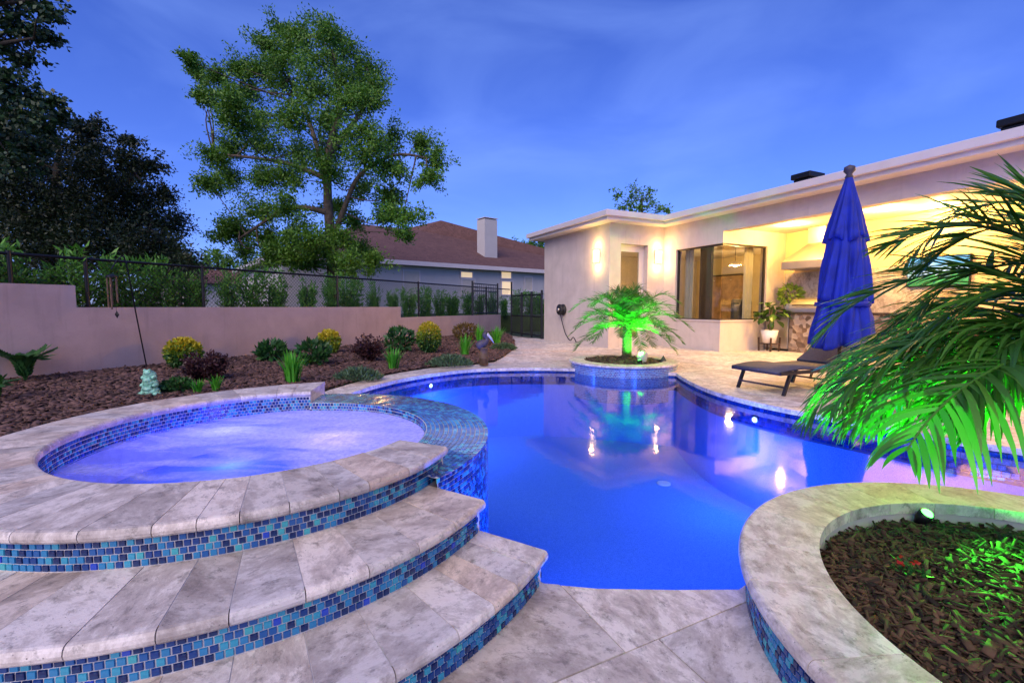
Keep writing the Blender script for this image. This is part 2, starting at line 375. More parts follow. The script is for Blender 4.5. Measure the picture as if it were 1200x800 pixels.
def plate(mb, outer, holes, z0, z1):
    v, t = region(outer, holes)
    if not t: return
    cnt = {}
    for f in t:
        for i in range(len(f)): cnt[(f[i], f[(i + 1) % len(f)])] = 1
    n = len(v); V = [(x, y, z1) for x, y in v] + [(x, y, z0) for x, y in v]
    Fc = list(t) + [(a_ + n, a_, b_, b_ + n)[::-1] for (a_, b_) in cnt if (b_, a_) not in cnt]
    used = sorted({i for f in Fc for i in f}); ix = {u: i for i, u in enumerate(used)}
    mb.addvf([V[u] for u in used], [tuple(ix[i] for i in f) for f in Fc])
def lamp(name, kind, loc, energy, color, parent=None, radius=.03, rot=None, spot=None):
    d = bpy.data.lights.new(name, kind); d.energy = energy; d.color = color
    if kind == 'POINT': d.shadow_soft_size = radius
    if kind == 'SPOT': d.shadow_soft_size = radius; d.spot_size = R(spot or 90); d.spot_blend = .6
    o = bpy.data.objects.new(name, d); COL.objects.link(o); o.parent = parent; o.location = loc
    if rot is not None: o.rotation_euler = rot
    return o
def aim(p, q): return (Vector(q) - Vector(p)).to_track_quat('-Z', 'Y').to_euler()
def copy_tree(o, parent=None):
    c = o.copy(); COL.objects.link(c); c.parent = parent
    for ch in list(o.children): copy_tree(ch, c)
    return c

# ------------------------------------------------------------------ outlines of the place
SPA = np.array([-1.46, 2.67]); SPA_IN = .95; SPA_TOP = .42; WEIR_TOP = .33; WEIR_OUT = 1.31
WEIR_A, WEIR_B = -23.5, 99.5            # the spillway, degrees round the spa centre
STEP_END = -30.5
def polar(r, deg, c=SPA): return np.array([c[0] + r * math.cos(R(deg)), c[1] + r * math.sin(R(deg))])
_m = [P(x, y, SPA_TOP) for x, y in [(0, 512), (125, 480), (200, 465), (300, 453), (381, 447), (0, 630), (75, 624), (167, 619), (300, 598), (400, 575), (455, 555), (525, 526)]]
_a = [(math.degrees(math.atan2(p[1] - SPA[1], p[0] - SPA[0])) % 360, float(np.hypot(*(p - SPA)))) for p in _m]; _a.sort()
_aa = np.array([x for x, _ in _a]); _rr = np.array([y for _, y in _a]); _pf = np.polyfit(R(1) * (_aa - 210), _rr, 3)
def rim_out(deg): return float(np.polyval(_pf, R((deg % 360) - 210)))
def ray_circle(deg, c, rad):
    d = np.array([math.cos(R(deg)), math.sin(R(deg))]); o = SPA - np.array(c); b = o @ d
    return float(-b + math.sqrt(max(b * b - (o @ o - rad * rad), 0)))
def s2_out(deg): return max(ray_circle(deg, (-1.386, 2.369), 1.3675), rim_out(deg) + .02)
def s1_out(deg): return max(ray_circle(deg, (-1.494, 2.49), 1.808), s2_out(deg) + .05)
NPC = np.array([1.88, 1.20]); NPR = 1.12; NPI = .85; NPH = .19          # near planter
RPC = np.array([2.03, 8.28]); RPR = .98; RPI = .70; RPH = .13           # round palm planter
pool = [polar(s1_out(STEP_END) - .02, STEP_END)] + [P(700, 689), P(790, 690.5), P(866, 690)]
pool += [polar(NPR - .04, d, NPC) for d in range(150, 24, -8)]
pool += spline([(3.3, 2.0), (4.1, 2.25), (4.35, 2.75), (3.98, 3.4), (3.70, 3.7), (3.48, 4.06), (3.27, 4.36), (2.87, 5.0), (2.64, 5.75), (2.62, 6.6), (2.72, 7.5)], 8)
pool += spline([(1.12, 8.03), (.5, 8.12), (-.08, 8.08), (-.6, 7.95), (-1.02, 7.68), (-1.45, 7.2), (-1.81, 6.58), (-2.02, 5.9), (-2.08, 5.2), (-1.95, 4.5)], 6)
pool += [polar(WEIR_OUT - .02, d) for d in range(99, int(STEP_END) - 1, -6)]
pool = [tuple(map(float, p)) for p in pool]
WA, WB = np.array([-6.4, 6.3]), np.array([-.45, 17.9])                   # face of the retaining wall
wd = (WB - WA) / np.linalg.norm(WB - WA); wn = np.array([-wd[1], wd[0]])  # wn points to the neighbour
bed = [(-.30, 17.5), (-.05, 15.8), (.06, 14), (.08, 12.4), (-.02, 11.2), (-.16, 10.1), (-.35, 9.0), (-.75, 8.52)] + \
      [tuple(p) for p in spline([(-1.1, 8.38), (-1.46, 8.11), (-2.0, 7.29), (-2.35, 6.3), (-2.48, 5.2), (-2.3, 4.4)], 4)] + \
      [tuple(polar(rim_out(d) - .1, d)) for d in range(112, 196, 10)] + [(-3.4, 1.6), (-4.0, .2), (-5.2, -1), (-8.5, -1)]
bed += [tuple(WA + wd * -8.4), tuple(WB - wd * .3)]

# ------------------------------------------------------------------ ground, deck, pool
gv, gt = region([(-500, -300), (500, -300), (500, 700), (-500, 700)], [pool])
mb = MB(); mb.addvf([(x, y, -.06) for x, y in gv], gt); tag(mb.build('ground', 'grass_ground'), kind='structure')
mb = MB(); yard = [WA + wd * -60 + wn * .1, WB + wd * .2 + wn * .1, WB + wd * .2 + wn * 3, np.array([8., 22.]), np.array([60., 40.]), np.array([60., 300.]), np.array([-300., 300.]), np.array([-300., -60.])]
plate(mb, [tuple(p) for p in yard], [], -.05, .70); tag(mb.build('raised_lawn', 'grass_ground'), kind='structure')
side = [(-2, 17.95), (1.0, 15.6), (9, 19.5), (8, 21.9), (-2, 21.5)]
mb = MB(); plate(mb, side, [], -.05, -.02); tag(mb.build('side_lawn', 'grass_ground'), kind='structure')

dk = [(-3.6, -2.5), (9.5, -2.5), (10.5, 6), (10, 13), (3, 17), (1.1, 15.6), (-.35, 17.9), (-1.5, 17.9), (-6, 7), (-4.5, 1)]
mb = MB(); v, t = region(dk, [pool, bed]); mb.addvf([(x, y, -.012) for x, y in v], t)
deck = tag(mb.build('pool_deck', 'joint_sand'), kind='structure')
ca, sa = math.cos(R(26)), math.sin(R(26))
def loc2(u, v): return (u * ca - v * sa, u * sa + v * ca)
pav = []
v0 = -4.2; row = 0
while v0 < 18.5:
    hh = [.405, .61, .405, .405, .61][row % 5]; u0 = -6 - random.random() * .6
    while u0 < 17:
        ww = random.choice([.405, .61, .61, .81] if hh < .5 else [.405, .61, .81, .61])
        g = .0025; rect = [loc2(u0 + g, v0 + g), loc2(u0 + ww - g, v0 + g), loc2(u0 + ww - g, v0 + hh - g), loc2(u0 + g, v0 + hh - g)]
        u0 += ww
        cx = sum(p[0] for p in rect) / 4; cy = sum(p[1] for p in rect) / 4
        if not (-4 < cx < 9 and -1.5 < cy < 17.5): continue
        if not all(inside(p, dk) for p in rect): continue
        if np.hypot(cx - SPA[0], cy - SPA[1]) < .9 or np.hypot(cx - NPC[0], cy - NPC[1]) < .75 or np.hypot(cx - RPC[0], cy - RPC[1]) < .6: continue
        pav.append((cx, cy, rect))
    v0 += hh; row += 1
poolbb = (min(p[0] for p in pool), max(p[0] for p in pool), min(p[1] for p in pool), max(p[1] for p in pool))
def near_line(rect):
    mb = MB(); hs = []
    for poly in (pool, bed):
        ins = [inside(p, poly) for p in rect]
        cxy = (sum(p[0] for p in rect) / 4, sum(p[1] for p in rect) / 4); d = min((q_[0] - cxy[0]) ** 2 + (q_[1] - cxy[1]) ** 2 for q_ in poly) ** .5
        if all(ins) and d > .5: return None
        if d < .75 or any(ins): hs.append(poly)
    if hs: plate(mb, rect, hs, -.05, 0)
    else: mb.addvf([(x, y, 0) for x, y in rect] + [(x, y, -.05) for x, y in rect], [(0, 1, 2, 3)] + [(i + 4, (i + 1) % 4 + 4, (i + 1) % 4, i) for i in range(4)])
    return mb if mb.f else None
pool_d = pool
seen = []; rest = MB()
for cx, cy, rect in pav:
    m_ = near_line(rect)
    if m_ is None: continue
    dz = random.uniform(-.0012, .0012); m_.v = [(x, y, z + (dz if z > -.01 else 0)) for x, y, z in m_.v]
    if in_view((cx, cy, 0), 90): seen.append((cy, m_))
    else: rest.addvf(m_.v, m_.f)
seen.sort(key=lambda e: e[0])
for cy, m_ in seen[:300]: m_.build('paver', 'travertine', deck)
for cy, m_ in seen[300:]: rest.addvf(m_.v, m_.f)
rest.build('paving', 'travertine_field', deck, kind='stuff')

PD = -1.25                                 # pool floor
def offset(poly, d):
    n = len(poly); o = []; area = sum(poly[i - 1][0] * poly[i][1] - poly[i][0] * poly[i - 1][1] for i in range(n)); sg = 1 if area > 0 else -1
    for i in range(n):
        a_, b_ = np.array(poly[i - 1]), np.array(poly[(i + 1) % n]); t_ = b_ - a_; t_ = t_ / (np.linalg.norm(t_) + 1e-9)
        o.append((poly[i][0] + sg * t_[1] * d, poly[i][1] - sg * t_[0] * d))
    return o
pw = offset(pool, .012); n = len(pw)
mb = MB(); mb.addvf([(x, y, PD) for x, y in region(pw, [])[0]], region(pw, [])[1])
mb.addvf([(x, y, -.30) for x, y in pw] + [(x, y, PD) for x, y in pw], [(i, (i + 1) % n, (i + 1) % n + n, i + n) for i in range(n)])
basin = tag(mb.build('pool_basin', 'pool_plaster'), kind='structure')
# waterline tile: a row of glass tiles, alternating running bond
def tile_curve(pts, z0, z1, ts=.0235, g=.003, closed=False, proud=.003):
    """positions (centre, outward angle, width, height) of tiles along a curve whose outside is on the right hand side"""
    p = [np.array(q_) for q_ in pts] + ([np.array(pts[0])] if closed else [])
    s = [0.]
    for i in range(1, len(p)): s.append(s[-1] + float(np.linalg.norm(p[i] - p[i - 1])))
    px_, py_ = [q_[0] for q_ in p], [q_[1] for q_ in p]; tot = s[-1]; out_ = []
    rows = int(math.ceil((z1 - z0) / ts - .05)); k = int(tot / ts)
    for r_ in range(rows):
        zt = z1 - r_ * ts; zb = max(zt - ts, z0)
        if zt - zb < .35 * ts: continue
        for i in range(k):
            u = (i + (.5 if r_ % 2 else .0) + .25) * ts
            if u > tot - ts * .4: continue
            x, y = np.interp(u, s, px_), np.interp(u, s, py_); x2, y2 = np.interp(u + .01, s, px_), np.interp(u + .01, s, py_); x1, y1 = np.interp(u - .01, s, px_), np.interp(u - .01, s, py_)
            t_ = math.atan2(y2 - y1, x2 - x1); nx, ny = math.sin(t_), -math.cos(t_)
            out_.append((x + nx * proud * .5, y + ny * proud * .5, (zt + zb) / 2, t_, ts - g, zt - zb - g))
    return out_
tile_me = bpy.data.meshes.new('tile')
def tile_verts(w_, d_, h_, b=.0018):
    x, z = w_ / 2, h_ / 2
    return [(-x, d_ / 2, -z), (x, d_ / 2, -z), (x, d_ / 2, z), (-x, d_ / 2, z), (-x + b, -d_ / 2, -z + b), (x - b, -d_ / 2, -z + b), (x - b, -d_ / 2, z - b), (-x + b, -d_ / 2, z - b)]
TF = [(4, 5, 6, 7), (0, 1, 5, 4), (1, 2, 6, 5), (2, 3, 7, 6), (3, 0, 4, 7)]
tile_me.from_pydata(tile_verts(.024, .005, .024), [], TF); tile_me.materials.append(MATS['glass_tile'])
def lay_tiles(parent, tiles, extra=None, limit=300, nm='tile', fm='glass_tile_field'):
    o_ = root_loc(parent); sc = []
    for t_ in tiles:
        x, y, f = proj(t_[:3]); vis = f > 0 and -20 < x < 1220 and -20 < y < 820
        facing = (math.sin(t_[3]) * (0 - t_[0]) - math.cos(t_[3]) * (0 - t_[1])) > 0
        sc.append((f if vis and facing else 1e3 + abs(f), t_))
    sc.sort(key=lambda e: e[0]); mb = MB()
    for i, (f, t_) in enumerate(sc):
        if i < limit and f < 900:
            o = bpy.data.objects.new(nm, tile_me); COL.objects.link(o); o.parent = parent
            o.location = (t_[0] - o_.x, t_[1] - o_.y, t_[2] - o_.z); o.rotation_euler = (0, 0, t_[3]); o.scale = (t_[4] / .024, 1, t_[5] / .024)
        else:
            c_, s_ = math.cos(t_[3]), math.sin(t_[3])
            mb.addvf([(t_[0] + x * c_ - y * s_, t_[1] + x * s_ + y * c_, t_[2] + z) for x, y, z in tile_verts(t_[4], .005, t_[5])], TF)
    if extra: mb.addvf(*extra)
    if mb.f: mb.build('tile_field', fm, parent, kind='stuff')
band = pw[::-1] if sum(pw[i - 1][0] * pw[i][1] - pw[i][0] * pw[i - 1][1] for i in range(n)) > 0 else pw
i0 = n
mb = MB(); mb.addvf([(x, y, -.045) for x, y in pw] + [(x, y, -.30) for x, y in pw], [(i, (i + 1) % n, (i + 1) % n + n, i + n) for i in range(n)]); mb.build('waterline_band', 'blue_grout', basin)
wl = [q_ for q_ in tile_curve(pw if band is not pw else pw, -.28, -.05, .05, .004, True)]
area = sum(pw[i - 1][0] * pw[i][1] - pw[i][0] * pw[i - 1][1] for i in range(n))
wl = tile_curve((pw if area < 0 else pw[::-1]), -.28, -.05, .05, .004, True)
lay_tiles(basin, wl, limit=0, fm='navy_tile')
mb = MB(); v, t = region(offset(pool, .008), []); mb.addvf([(x, y, -.075) for x, y in v], t)
tag(mb.build('water', 'pool_water'), kind='structure')

def pool_light(x, y, z, nx, ny, e, label):
    rt = empty('pool_light', (x, y, z), 0, label, 'pool light', 'lights set into the pool wall')
    q_ = Vector((nx, ny, 0)).to_track_quat('Z', 'Y').to_matrix().to_4x4(); T = Matrix.Translation((x, y, z)) @ q_
    for nm, prof, mt in (('trim_ring', [(.04, 0), (.043, .01), (.03, .014), (.027, .008)], 'steel'), ('lens', [(.027, .004), (.027, .010), (.015, .014), (0, .016)], 'pool_glow')):
        m_ = MB(); m_.lathe(prof, n=16); m_.v = [tuple(T @ Vector(p)) for p in m_.v]; m_.build(nm, mt, rt, True)
    lamp('pool_lamp', 'POINT', (nx * .42, ny * .42, -.34), e, (.03, .14, 1), rt, .07)
pool_light(-1.33, 7.36, -.19, .75, -.66, 45, 'small bright light under water in the pool wall beside the mulch bed')
pool_light(2.80, 5.16, -.2, -.87, -.5, 38, 'small bright light under water in the pool wall below the sun loungers')
pool_light(.55, 1.69, -.35, 0, 1, 95, 'unseen round light added under water below the near paving to brighten the pool')  # added out of sight to fill the near water with blue
pool_light(2.95, 1.95, -.4, -.3, .95, 45, 'unseen round light added under water behind the mulch planter to even the pool glow')  # extra hidden lamp, added to keep the pool evenly lit
for px, py, r_, lb in [(778, 567, .09, 'white round drain cover on the pool floor, largest of three'), (582, 503, .07, 'small white fitting on the pool floor beside the spa'), (587, 481, .08, 'pale round fitting on the pool floor beyond the spa')]:
    x, y = P(px, py, PD)
    rt = empty('floor_drain', (x, y, PD), 0, lb, 'drain', 'round fittings on the pool floor')
    MB().lathe([(r_, .004), (r_, .014), (r_ * .75, .02), (r_ * .5, .016)], (x, y, PD), 20).build('rim', 'white_ceramic', rt, True)
    MB().lathe([(r_ * .48, .004), (r_ * .48, .012), (0, .013)], (x, y, PD), 16).build('grate', 'dark_metal', rt)

# ------------------------------------------------------------------ curved stone
def stones(parent, rin, rout, a0, a1, ztop, th, widths, c=SPA, nose_in=False, nose_out=True, nm='coping_stone', gap=.003, seg=3.0, mat='travertine'):
    a_ = a0
    while a_ < a1 - .2:
        rm = rout((a_ + 1)); w_ = random.choice(widths) / rm * 180 / math.pi; b_ = min(a_ + w_, a1)
        if a1 - b_ < .4 * w_: b_ = a1
        ga = gap / rm * 90 / math.pi; k = max(2, int((b_ - a_) / seg) + 2); mb = MB(); V = []
        dz = random.uniform(-.0008, .0008); zt = ztop + dz; rad = min(.018, th * .45)
        for d in np.linspace(a_ + ga, b_ - ga, k):
            ri, ro = rin(d), rout(d); pr = []
            if nose_in: pr += [(ri + rad, zt - th)] + [(ri + rad - rad * math.sin(t_), zt - th / 2 - th / 2 * math.cos(t_)) for t_ in np.linspace(.5, 2.64, 5)] + [(ri + rad, zt)]
            else: pr += [(ri, zt - th), (ri, zt)]
            if nose_out: pr += [(ro - rad, zt)] + [(ro - rad + rad * math.sin(t_), zt - th / 2 + th / 2 * math.cos(t_)) for t_ in np.linspace(.5, 2.64, 5)] + [(ro - rad, zt - th)]
            else: pr += [(ro, zt), (ro, zt - th)]
            m_ = len(pr)
            for r_, z in pr:
                p = polar(r_, d, c); V.append((p[0], p[1], z))
        fs = []
        for i in range(k - 1):
            for j in range(m_):
                fs.append((i * m_ + j, i * m_ + (j + 1) % m_, (i + 1) * m_ + (j + 1) % m_, (i + 1) * m_ + j))
        fs += [tuple(range(m_))[::-1], tuple((k - 1) * m_ + j for j in range(m_))]
        mb.addvf(V, fs); mb.build(nm, mat, parent); a_ = b_
def wall_strip(mb, rf, a0, a1, z0, z1, c=SPA, step=3):
    k = max(2, int(abs(a1 - a0) / step) + 1); ds = np.linspace(a0, a1, k); p = [polar(rf(d), d, c) for d in ds]
    mb.addvf([(q_[0], q_[1], z0) for q_ in p] + [(q_[0], q_[1], z1) for q_ in p], [(i, i + 1, i + 1 + k, i + k) for i in range(k - 1)])
def ring_face(mb, r0, r1, a0, a1, z, c=SPA, step=3):
    k = max(2, int(abs(a1 - a0) / step) + 1); ds = np.linspace(a0, a1, k)
    mb.addvf([(*polar(r0(d), d, c), z) for d in ds] + [(*polar(r1(d), d, c), z) for d in ds], [(i, i + k, i + 1 + k, i + 1) for i in range(k - 1)])
def curve(rf, a0, a1, c=SPA, step=1.5): return [polar(rf(d), d, c) for d in np.arange(a0, a1 + .01, step)]
K = lambda r_: (lambda d: r_)

# ---- spa
spa = empty('raised_spa', (SPA[0], SPA[1], 0), 0, 'raised round spa with foaming violet water, travertine rim and blue glass tile', 'spa')
TH = .042
stones(spa, K(SPA_IN), rim_out, WEIR_B, 360 + WEIR_A, SPA_TOP, TH, [.12, .15, .17, .2], nose_in=True)
body = lambda d: rim_out(d) - .03
mb = MB(); wall_strip(mb, body, WEIR_B, 360 + WEIR_A, -.02, SPA_TOP - TH * .6); ring_face(mb, K(SPA_IN + .012), body, WEIR_B, 360 + WEIR_A, SPA_TOP - .002)
wall_strip(mb, K(SPA_IN + .012), 360 + WEIR_A, WEIR_B, 0.02, SPA_TOP - TH * .6)
wall_strip(mb, K(WEIR_OUT), -31, WEIR_B, -.6, WEIR_TOP - .003); ring_face(mb, K(SPA_IN - .02), K(WEIR_OUT), -31, WEIR_B, WEIR_TOP - .003)
wall_strip(mb, K(SPA_IN - .02), WEIR_B, WEIR_A, .02, WEIR_TOP - .003)
for d, ro in ((WEIR_B + .05, rim_out(WEIR_B) - .03), (360 + WEIR_A - .05, rim_out(WEIR_A) - .03)):
    p, q_ = polar(SPA_IN, d), polar(ro, d); mb.addvf([(*p, .2), (*q_, .2), (*q_, SPA_TOP - TH), (*p, SPA_TOP - TH)], [(0, 1, 2, 3)])
mb.build('shell', 'grout', spa)
mb = MB(); ds = range(0, 360, 6); mb.addvf([(*polar(SPA_IN + .01, d), .03) for d in ds], [tuple(range(len(ds)))]); mb.build('spa_floor', 'pool_plaster', spa)
# foam surface, gently heaving
mb = MB(); V = [(SPA[0], SPA[1], .275)]; fs = []; nr, na = 14, 60
for i in range(1, nr + 1):
    for j in range(na):
        p = polar((SPA_IN + .005) * i / nr, 360 * j / na); V.append((p[0], p[1], .272 + .010 * math.sin(p[0] * 9 + p[1] * 4) * math.sin(p[1] * 7) * (1 - i / nr * .7)))
for j in range(na): fs.append((0, 1 + j, 1 + (j + 1) % na))
for i in range(nr - 1):
    for j in range(na): fs.append((1 + i * na + j, 1 + (i + 1) * na + j, 1 + (i + 1) * na + (j + 1) % na, 1 + i * na + (j + 1) % na))
mb.addvf(V, fs); fo = mb.build('foam', 'spa_foam', spa, True); fo['label'] = 'churning pale violet foam on the spa water'
tl = []
tl += tile_curve(curve(body, 196, 360 + WEIR_A), .275, SPA_TOP - TH - .002)                     # outside, above the step
tl += tile_curve(curve(K(WEIR_OUT), -31, WEIR_B), -.30, WEIR_TOP - .001)                        # outside, down into the pool
tl += tile_curve([polar(SPA_IN + .012, d) for d in np.arange(360 + WEIR_A, WEIR_B - .01, -1.5)], .25, SPA_TOP - TH - .002)
tl += tile_curve([polar(SPA_IN - .02, d) for d in np.arange(WEIR_B, WEIR_A - .01, -1.5)], .25, WEIR_TOP - .002)
for d, sgn in ((WEIR_B + .1, -1), (360 + WEIR_A - .1, 1)):
    ro = rim_out(d) - .03; pp = [polar(r_, d) for r_ in np.linspace(SPA_IN, ro, 12)]
    tl += tile_curve(pp if sgn > 0 else pp[::-1], WEIR_TOP, SPA_TOP - TH - .002)
ev, ef = [], []
r_ = SPA_IN - .015; k = 0
while r_ < WEIR_OUT - .01:                                                                       # flat tiles on the spillway
    WA_ = WEIR_A if r_ < 1.02 else -31.0; na = int(r_ * R(WEIR_B - WA_) / .0275)
    for i in range(na):
        d0 = WA_ + .2 + (WEIR_B - WA_ - .4) * (i + (.5 if k % 2 else 0)) / na; d1 = d0 + (WEIR_B - WA_ - .4) / na * .87
        if d1 > WEIR_B: continue
        b_ = len(ev); z = WEIR_TOP + .001
        for rr, dd, zz in ((r_, d0, z - .004), (r_ + .024, d0, z - .004), (r_ + .024, d1, z - .004), (r_, d1, z - .004), (r_ + .0015, d0 + .08, z), (r_ + .0225, d0 + .08, z), (r_ + .0225, d1 - .08, z), (r_ + .0015, d1 - .08, z)):
            ev.append((*polar(rr, dd), zz))
        ef += [tuple(b_ + x for x in q_) for q_ in TF]
    r_ += .0275; k += 1
lay_tiles(spa, tl); MB().addvf(ev, ef).build('spillway_tile_field', 'wet_tile_field', spa, kind='stuff')
lamp('spa_lamp', 'POINT', (-.45, .35, .12), 6, (.10, .10, 1), spa, .08); lamp('spa_lamp', 'POINT', (.35, .1, .12), 6, (.20, .13, 1), spa, .08)

# ---- steps
def step(rout, rback, ztop, zbase, end, label):
    rt = empty('stone_step', (SPA[0], SPA[1], zbase), 0, label, 'step', 'curved steps up to the spa')
    A0, A1 = 360 - 172, 360 + end
    stones(rt, lambda d: rback(d) - .045, rout, A0, A1, ztop, TH, [.13, .16, .19, .21], nm='tread_stone')
    rs = lambda d: rout(d) - .03; mb = MB(); wall_strip(mb, rs, A0, A1 - .3, zbase - .01, ztop - TH * .6); ring_face(mb, lambda d: rback(d) - .045, rs, A0, A1 - .3, ztop - .002)
    p, q_ = polar(rback(end) - .1, end - .3), polar(rs(end), end - .3); mb.addvf([(*p, -.4), (*q_, -.4), (*q_, ztop - TH * .6), (*p, ztop - TH * .6)], [(0, 1, 2, 3)]); mb.build('riser', 'grout', rt)
    t_ = tile_curve(curve(rs, A0, A1 - .3), zbase, ztop - TH - .001); e_ = [polar(x, end - .3) for x in np.linspace(rback(end) - .05, rs(end), 14)]
    t_ += tile_curve(e_[::1], -.16, ztop - TH - .001) if False else tile_curve(e_[::-1], -.16, ztop - TH - .001)
    lay_tiles(rt, t_)
step(s2_out, body, .28, .14, STEP_END, 'upper curved travertine step with blue tile riser, against the spa wall')
step(s1_out, lambda d: s2_out(d) - .03, .14, 0, STEP_END, 'lowest curved travertine step with blue tile riser, rising from the paving')

# ---- near planter
pl = empty('round_planter', (NPC[0], NPC[1], 0), 0, 'low round planter with wide travertine rim and mulch, lit by a green spotlight', 'planter')
stones(pl, K(NPI), K(NPR), 0, 360, NPH, .05, [.28, .33, .3, .36], c=NPC, nose_in=False)
mb = MB(); wall_strip(mb, K(NPR - .035), 0, 360, -.6, NPH - .03, NPC); ring_face(mb, K(NPI + .01), K(NPR - .04), 0, 360, NPH - .002, NPC); mb.build('wall', 'grout', pl)
mb = MB(); wall_strip(mb, K(NPI + .012), 360, 0, -.05, NPH - .02, NPC); mb.build('inner_wall', 'stucco_grey', pl)
lay_tiles(pl, tile_curve(curve(K(NPR - .035), 60, 300, NPC), -.25, NPH - .052))
mb = MB(); V = [(NPC[0], NPC[1], .10)]; fs = []
for i in range(1, 9):
    for j in range(40):
        p = polar(NPI * 1.01 * i / 8, 9 * j, NPC); V.append((p[0], p[1], .075 + .03 * math.cos(i / 8 * 1.5) + random.uniform(-.008, .008)))
for j in range(40): fs.append((0, 1 + j, 1 + (j + 1) % 40))
for i in range(7):
    for j in range(40): fs.append((1 + i * 40 + j, 1 + (i + 1) * 40 + j, 1 + (i + 1) * 40 + (j + 1) % 40, 1 + i * 40 + (j + 1) % 40))
MB().addvf(V, fs).build('soil_bed', 'soil', pl, True)
def chips(pos, lo, hi, parent, name, mat, tilt=.5, ar=(.2, .45)):
    n_ = len(pos); yaw = rng.uniform(0, 2 * np.pi, n_); el = rng.normal(0, tilt, n_); ln = rng.uniform(lo, hi, n_)[:, None]
    d = np.stack([np.cos(yaw) * np.cos(el), np.sin(yaw) * np.cos(el), np.sin(el)], 1); e = unit(np.cross(d, np.array([0, 0, 1.]) + rng.normal(0, .4, (n_, 3)))); u = np.cross(e, d)
    wd_ = ln * rng.uniform(*ar, (n_, 1)); th_ = wd_ * rng.uniform(.15, .35, (n_, 1)); pos = np.asarray(pos)
    A_ = pos - d * ln / 2; B_ = pos + d * ln / 2; tp = rng.uniform(.35, 1, (n_, 1)); bend = u * ln * rng.uniform(-.05, .12, (n_, 1))
    v8 = np.stack([A_ - e * wd_ * tp / 2, A_ + e * wd_ * tp / 2, B_ + e * wd_ / 2, B_ - e * wd_ / 2], 1)
    top = v8 + (u * th_)[:, None, :]; mid = bend[:, None, :]
    V_ = np.concatenate([v8, top], 1)
    me = bpy.data.meshes.new(name); fi = np.array([(4, 5, 6, 7), (0, 1, 5, 4), (1, 2, 6, 5), (2, 3, 7, 6), (3, 0, 4, 7)])
    off_ = np.array(root_loc(parent)) if parent else np.zeros(3)
    me.vertices.add(8 * n_); me.vertices.foreach_set('co', (V_.reshape(-1, 3) - off_).astype(np.float32).ravel())
    idx = (fi[None] + (np.arange(n_) * 8)[:, None, None]).reshape(-1); me.loops.add(len(idx)); me.loops.foreach_set('vertex_index', idx.astype(np.int32))
    me.polygons.add(5 * n_); me.polygons.foreach_set('loop_start', np.arange(0, 20 * n_, 4, dtype=np.int32)); me.polygons.foreach_set('loop_total', np.full(5 * n_, 4, dtype=np.int32))
    me.update(calc_edges=True); o = add(name, me, mat, parent); o['kind'] = 'stuff'; return o
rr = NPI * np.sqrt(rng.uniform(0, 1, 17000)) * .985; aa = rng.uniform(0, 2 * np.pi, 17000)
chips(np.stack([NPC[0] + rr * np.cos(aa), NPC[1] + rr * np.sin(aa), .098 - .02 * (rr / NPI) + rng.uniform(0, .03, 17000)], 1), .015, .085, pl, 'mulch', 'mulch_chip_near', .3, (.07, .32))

# ---- mulch bed along the wall
def bed_z(x, y):
    d = abs((np.array([x, y]) - WA) @ wn); return .02 + .12 * max(0, 1 - d / 3.2) ** 1.0
ex = [(x, y) for x in np.arange(-9, .3, .5) for y in np.arange(-1, 18, .5) if inside((x, y), bed)]
v, t = region(bed, [], ex); mb = MB(); mb.addvf([(x, y, bed_z(x, y)) for x, y in v], t)
bedo = tag(mb.build('mulch_bed', 'soil', None, True), kind='structure')
pts = []
while len(pts) < 26000:
    x, y = random.uniform(-8, .2), random.uniform(2, 17.8)
    if not inside((x, y), bed): continue
    if not in_view((x, y, 0), 40): continue
    if random.random() > min(1, (7 / max(y, 3)) ** 1.2): continue
    pts.append((x, y, bed_z(x, y) + random.uniform(0, .02)))
chips(np.array(pts), .04, .10, bedo, 'mulch', 'mulch_chip', .25, (.3, .6))

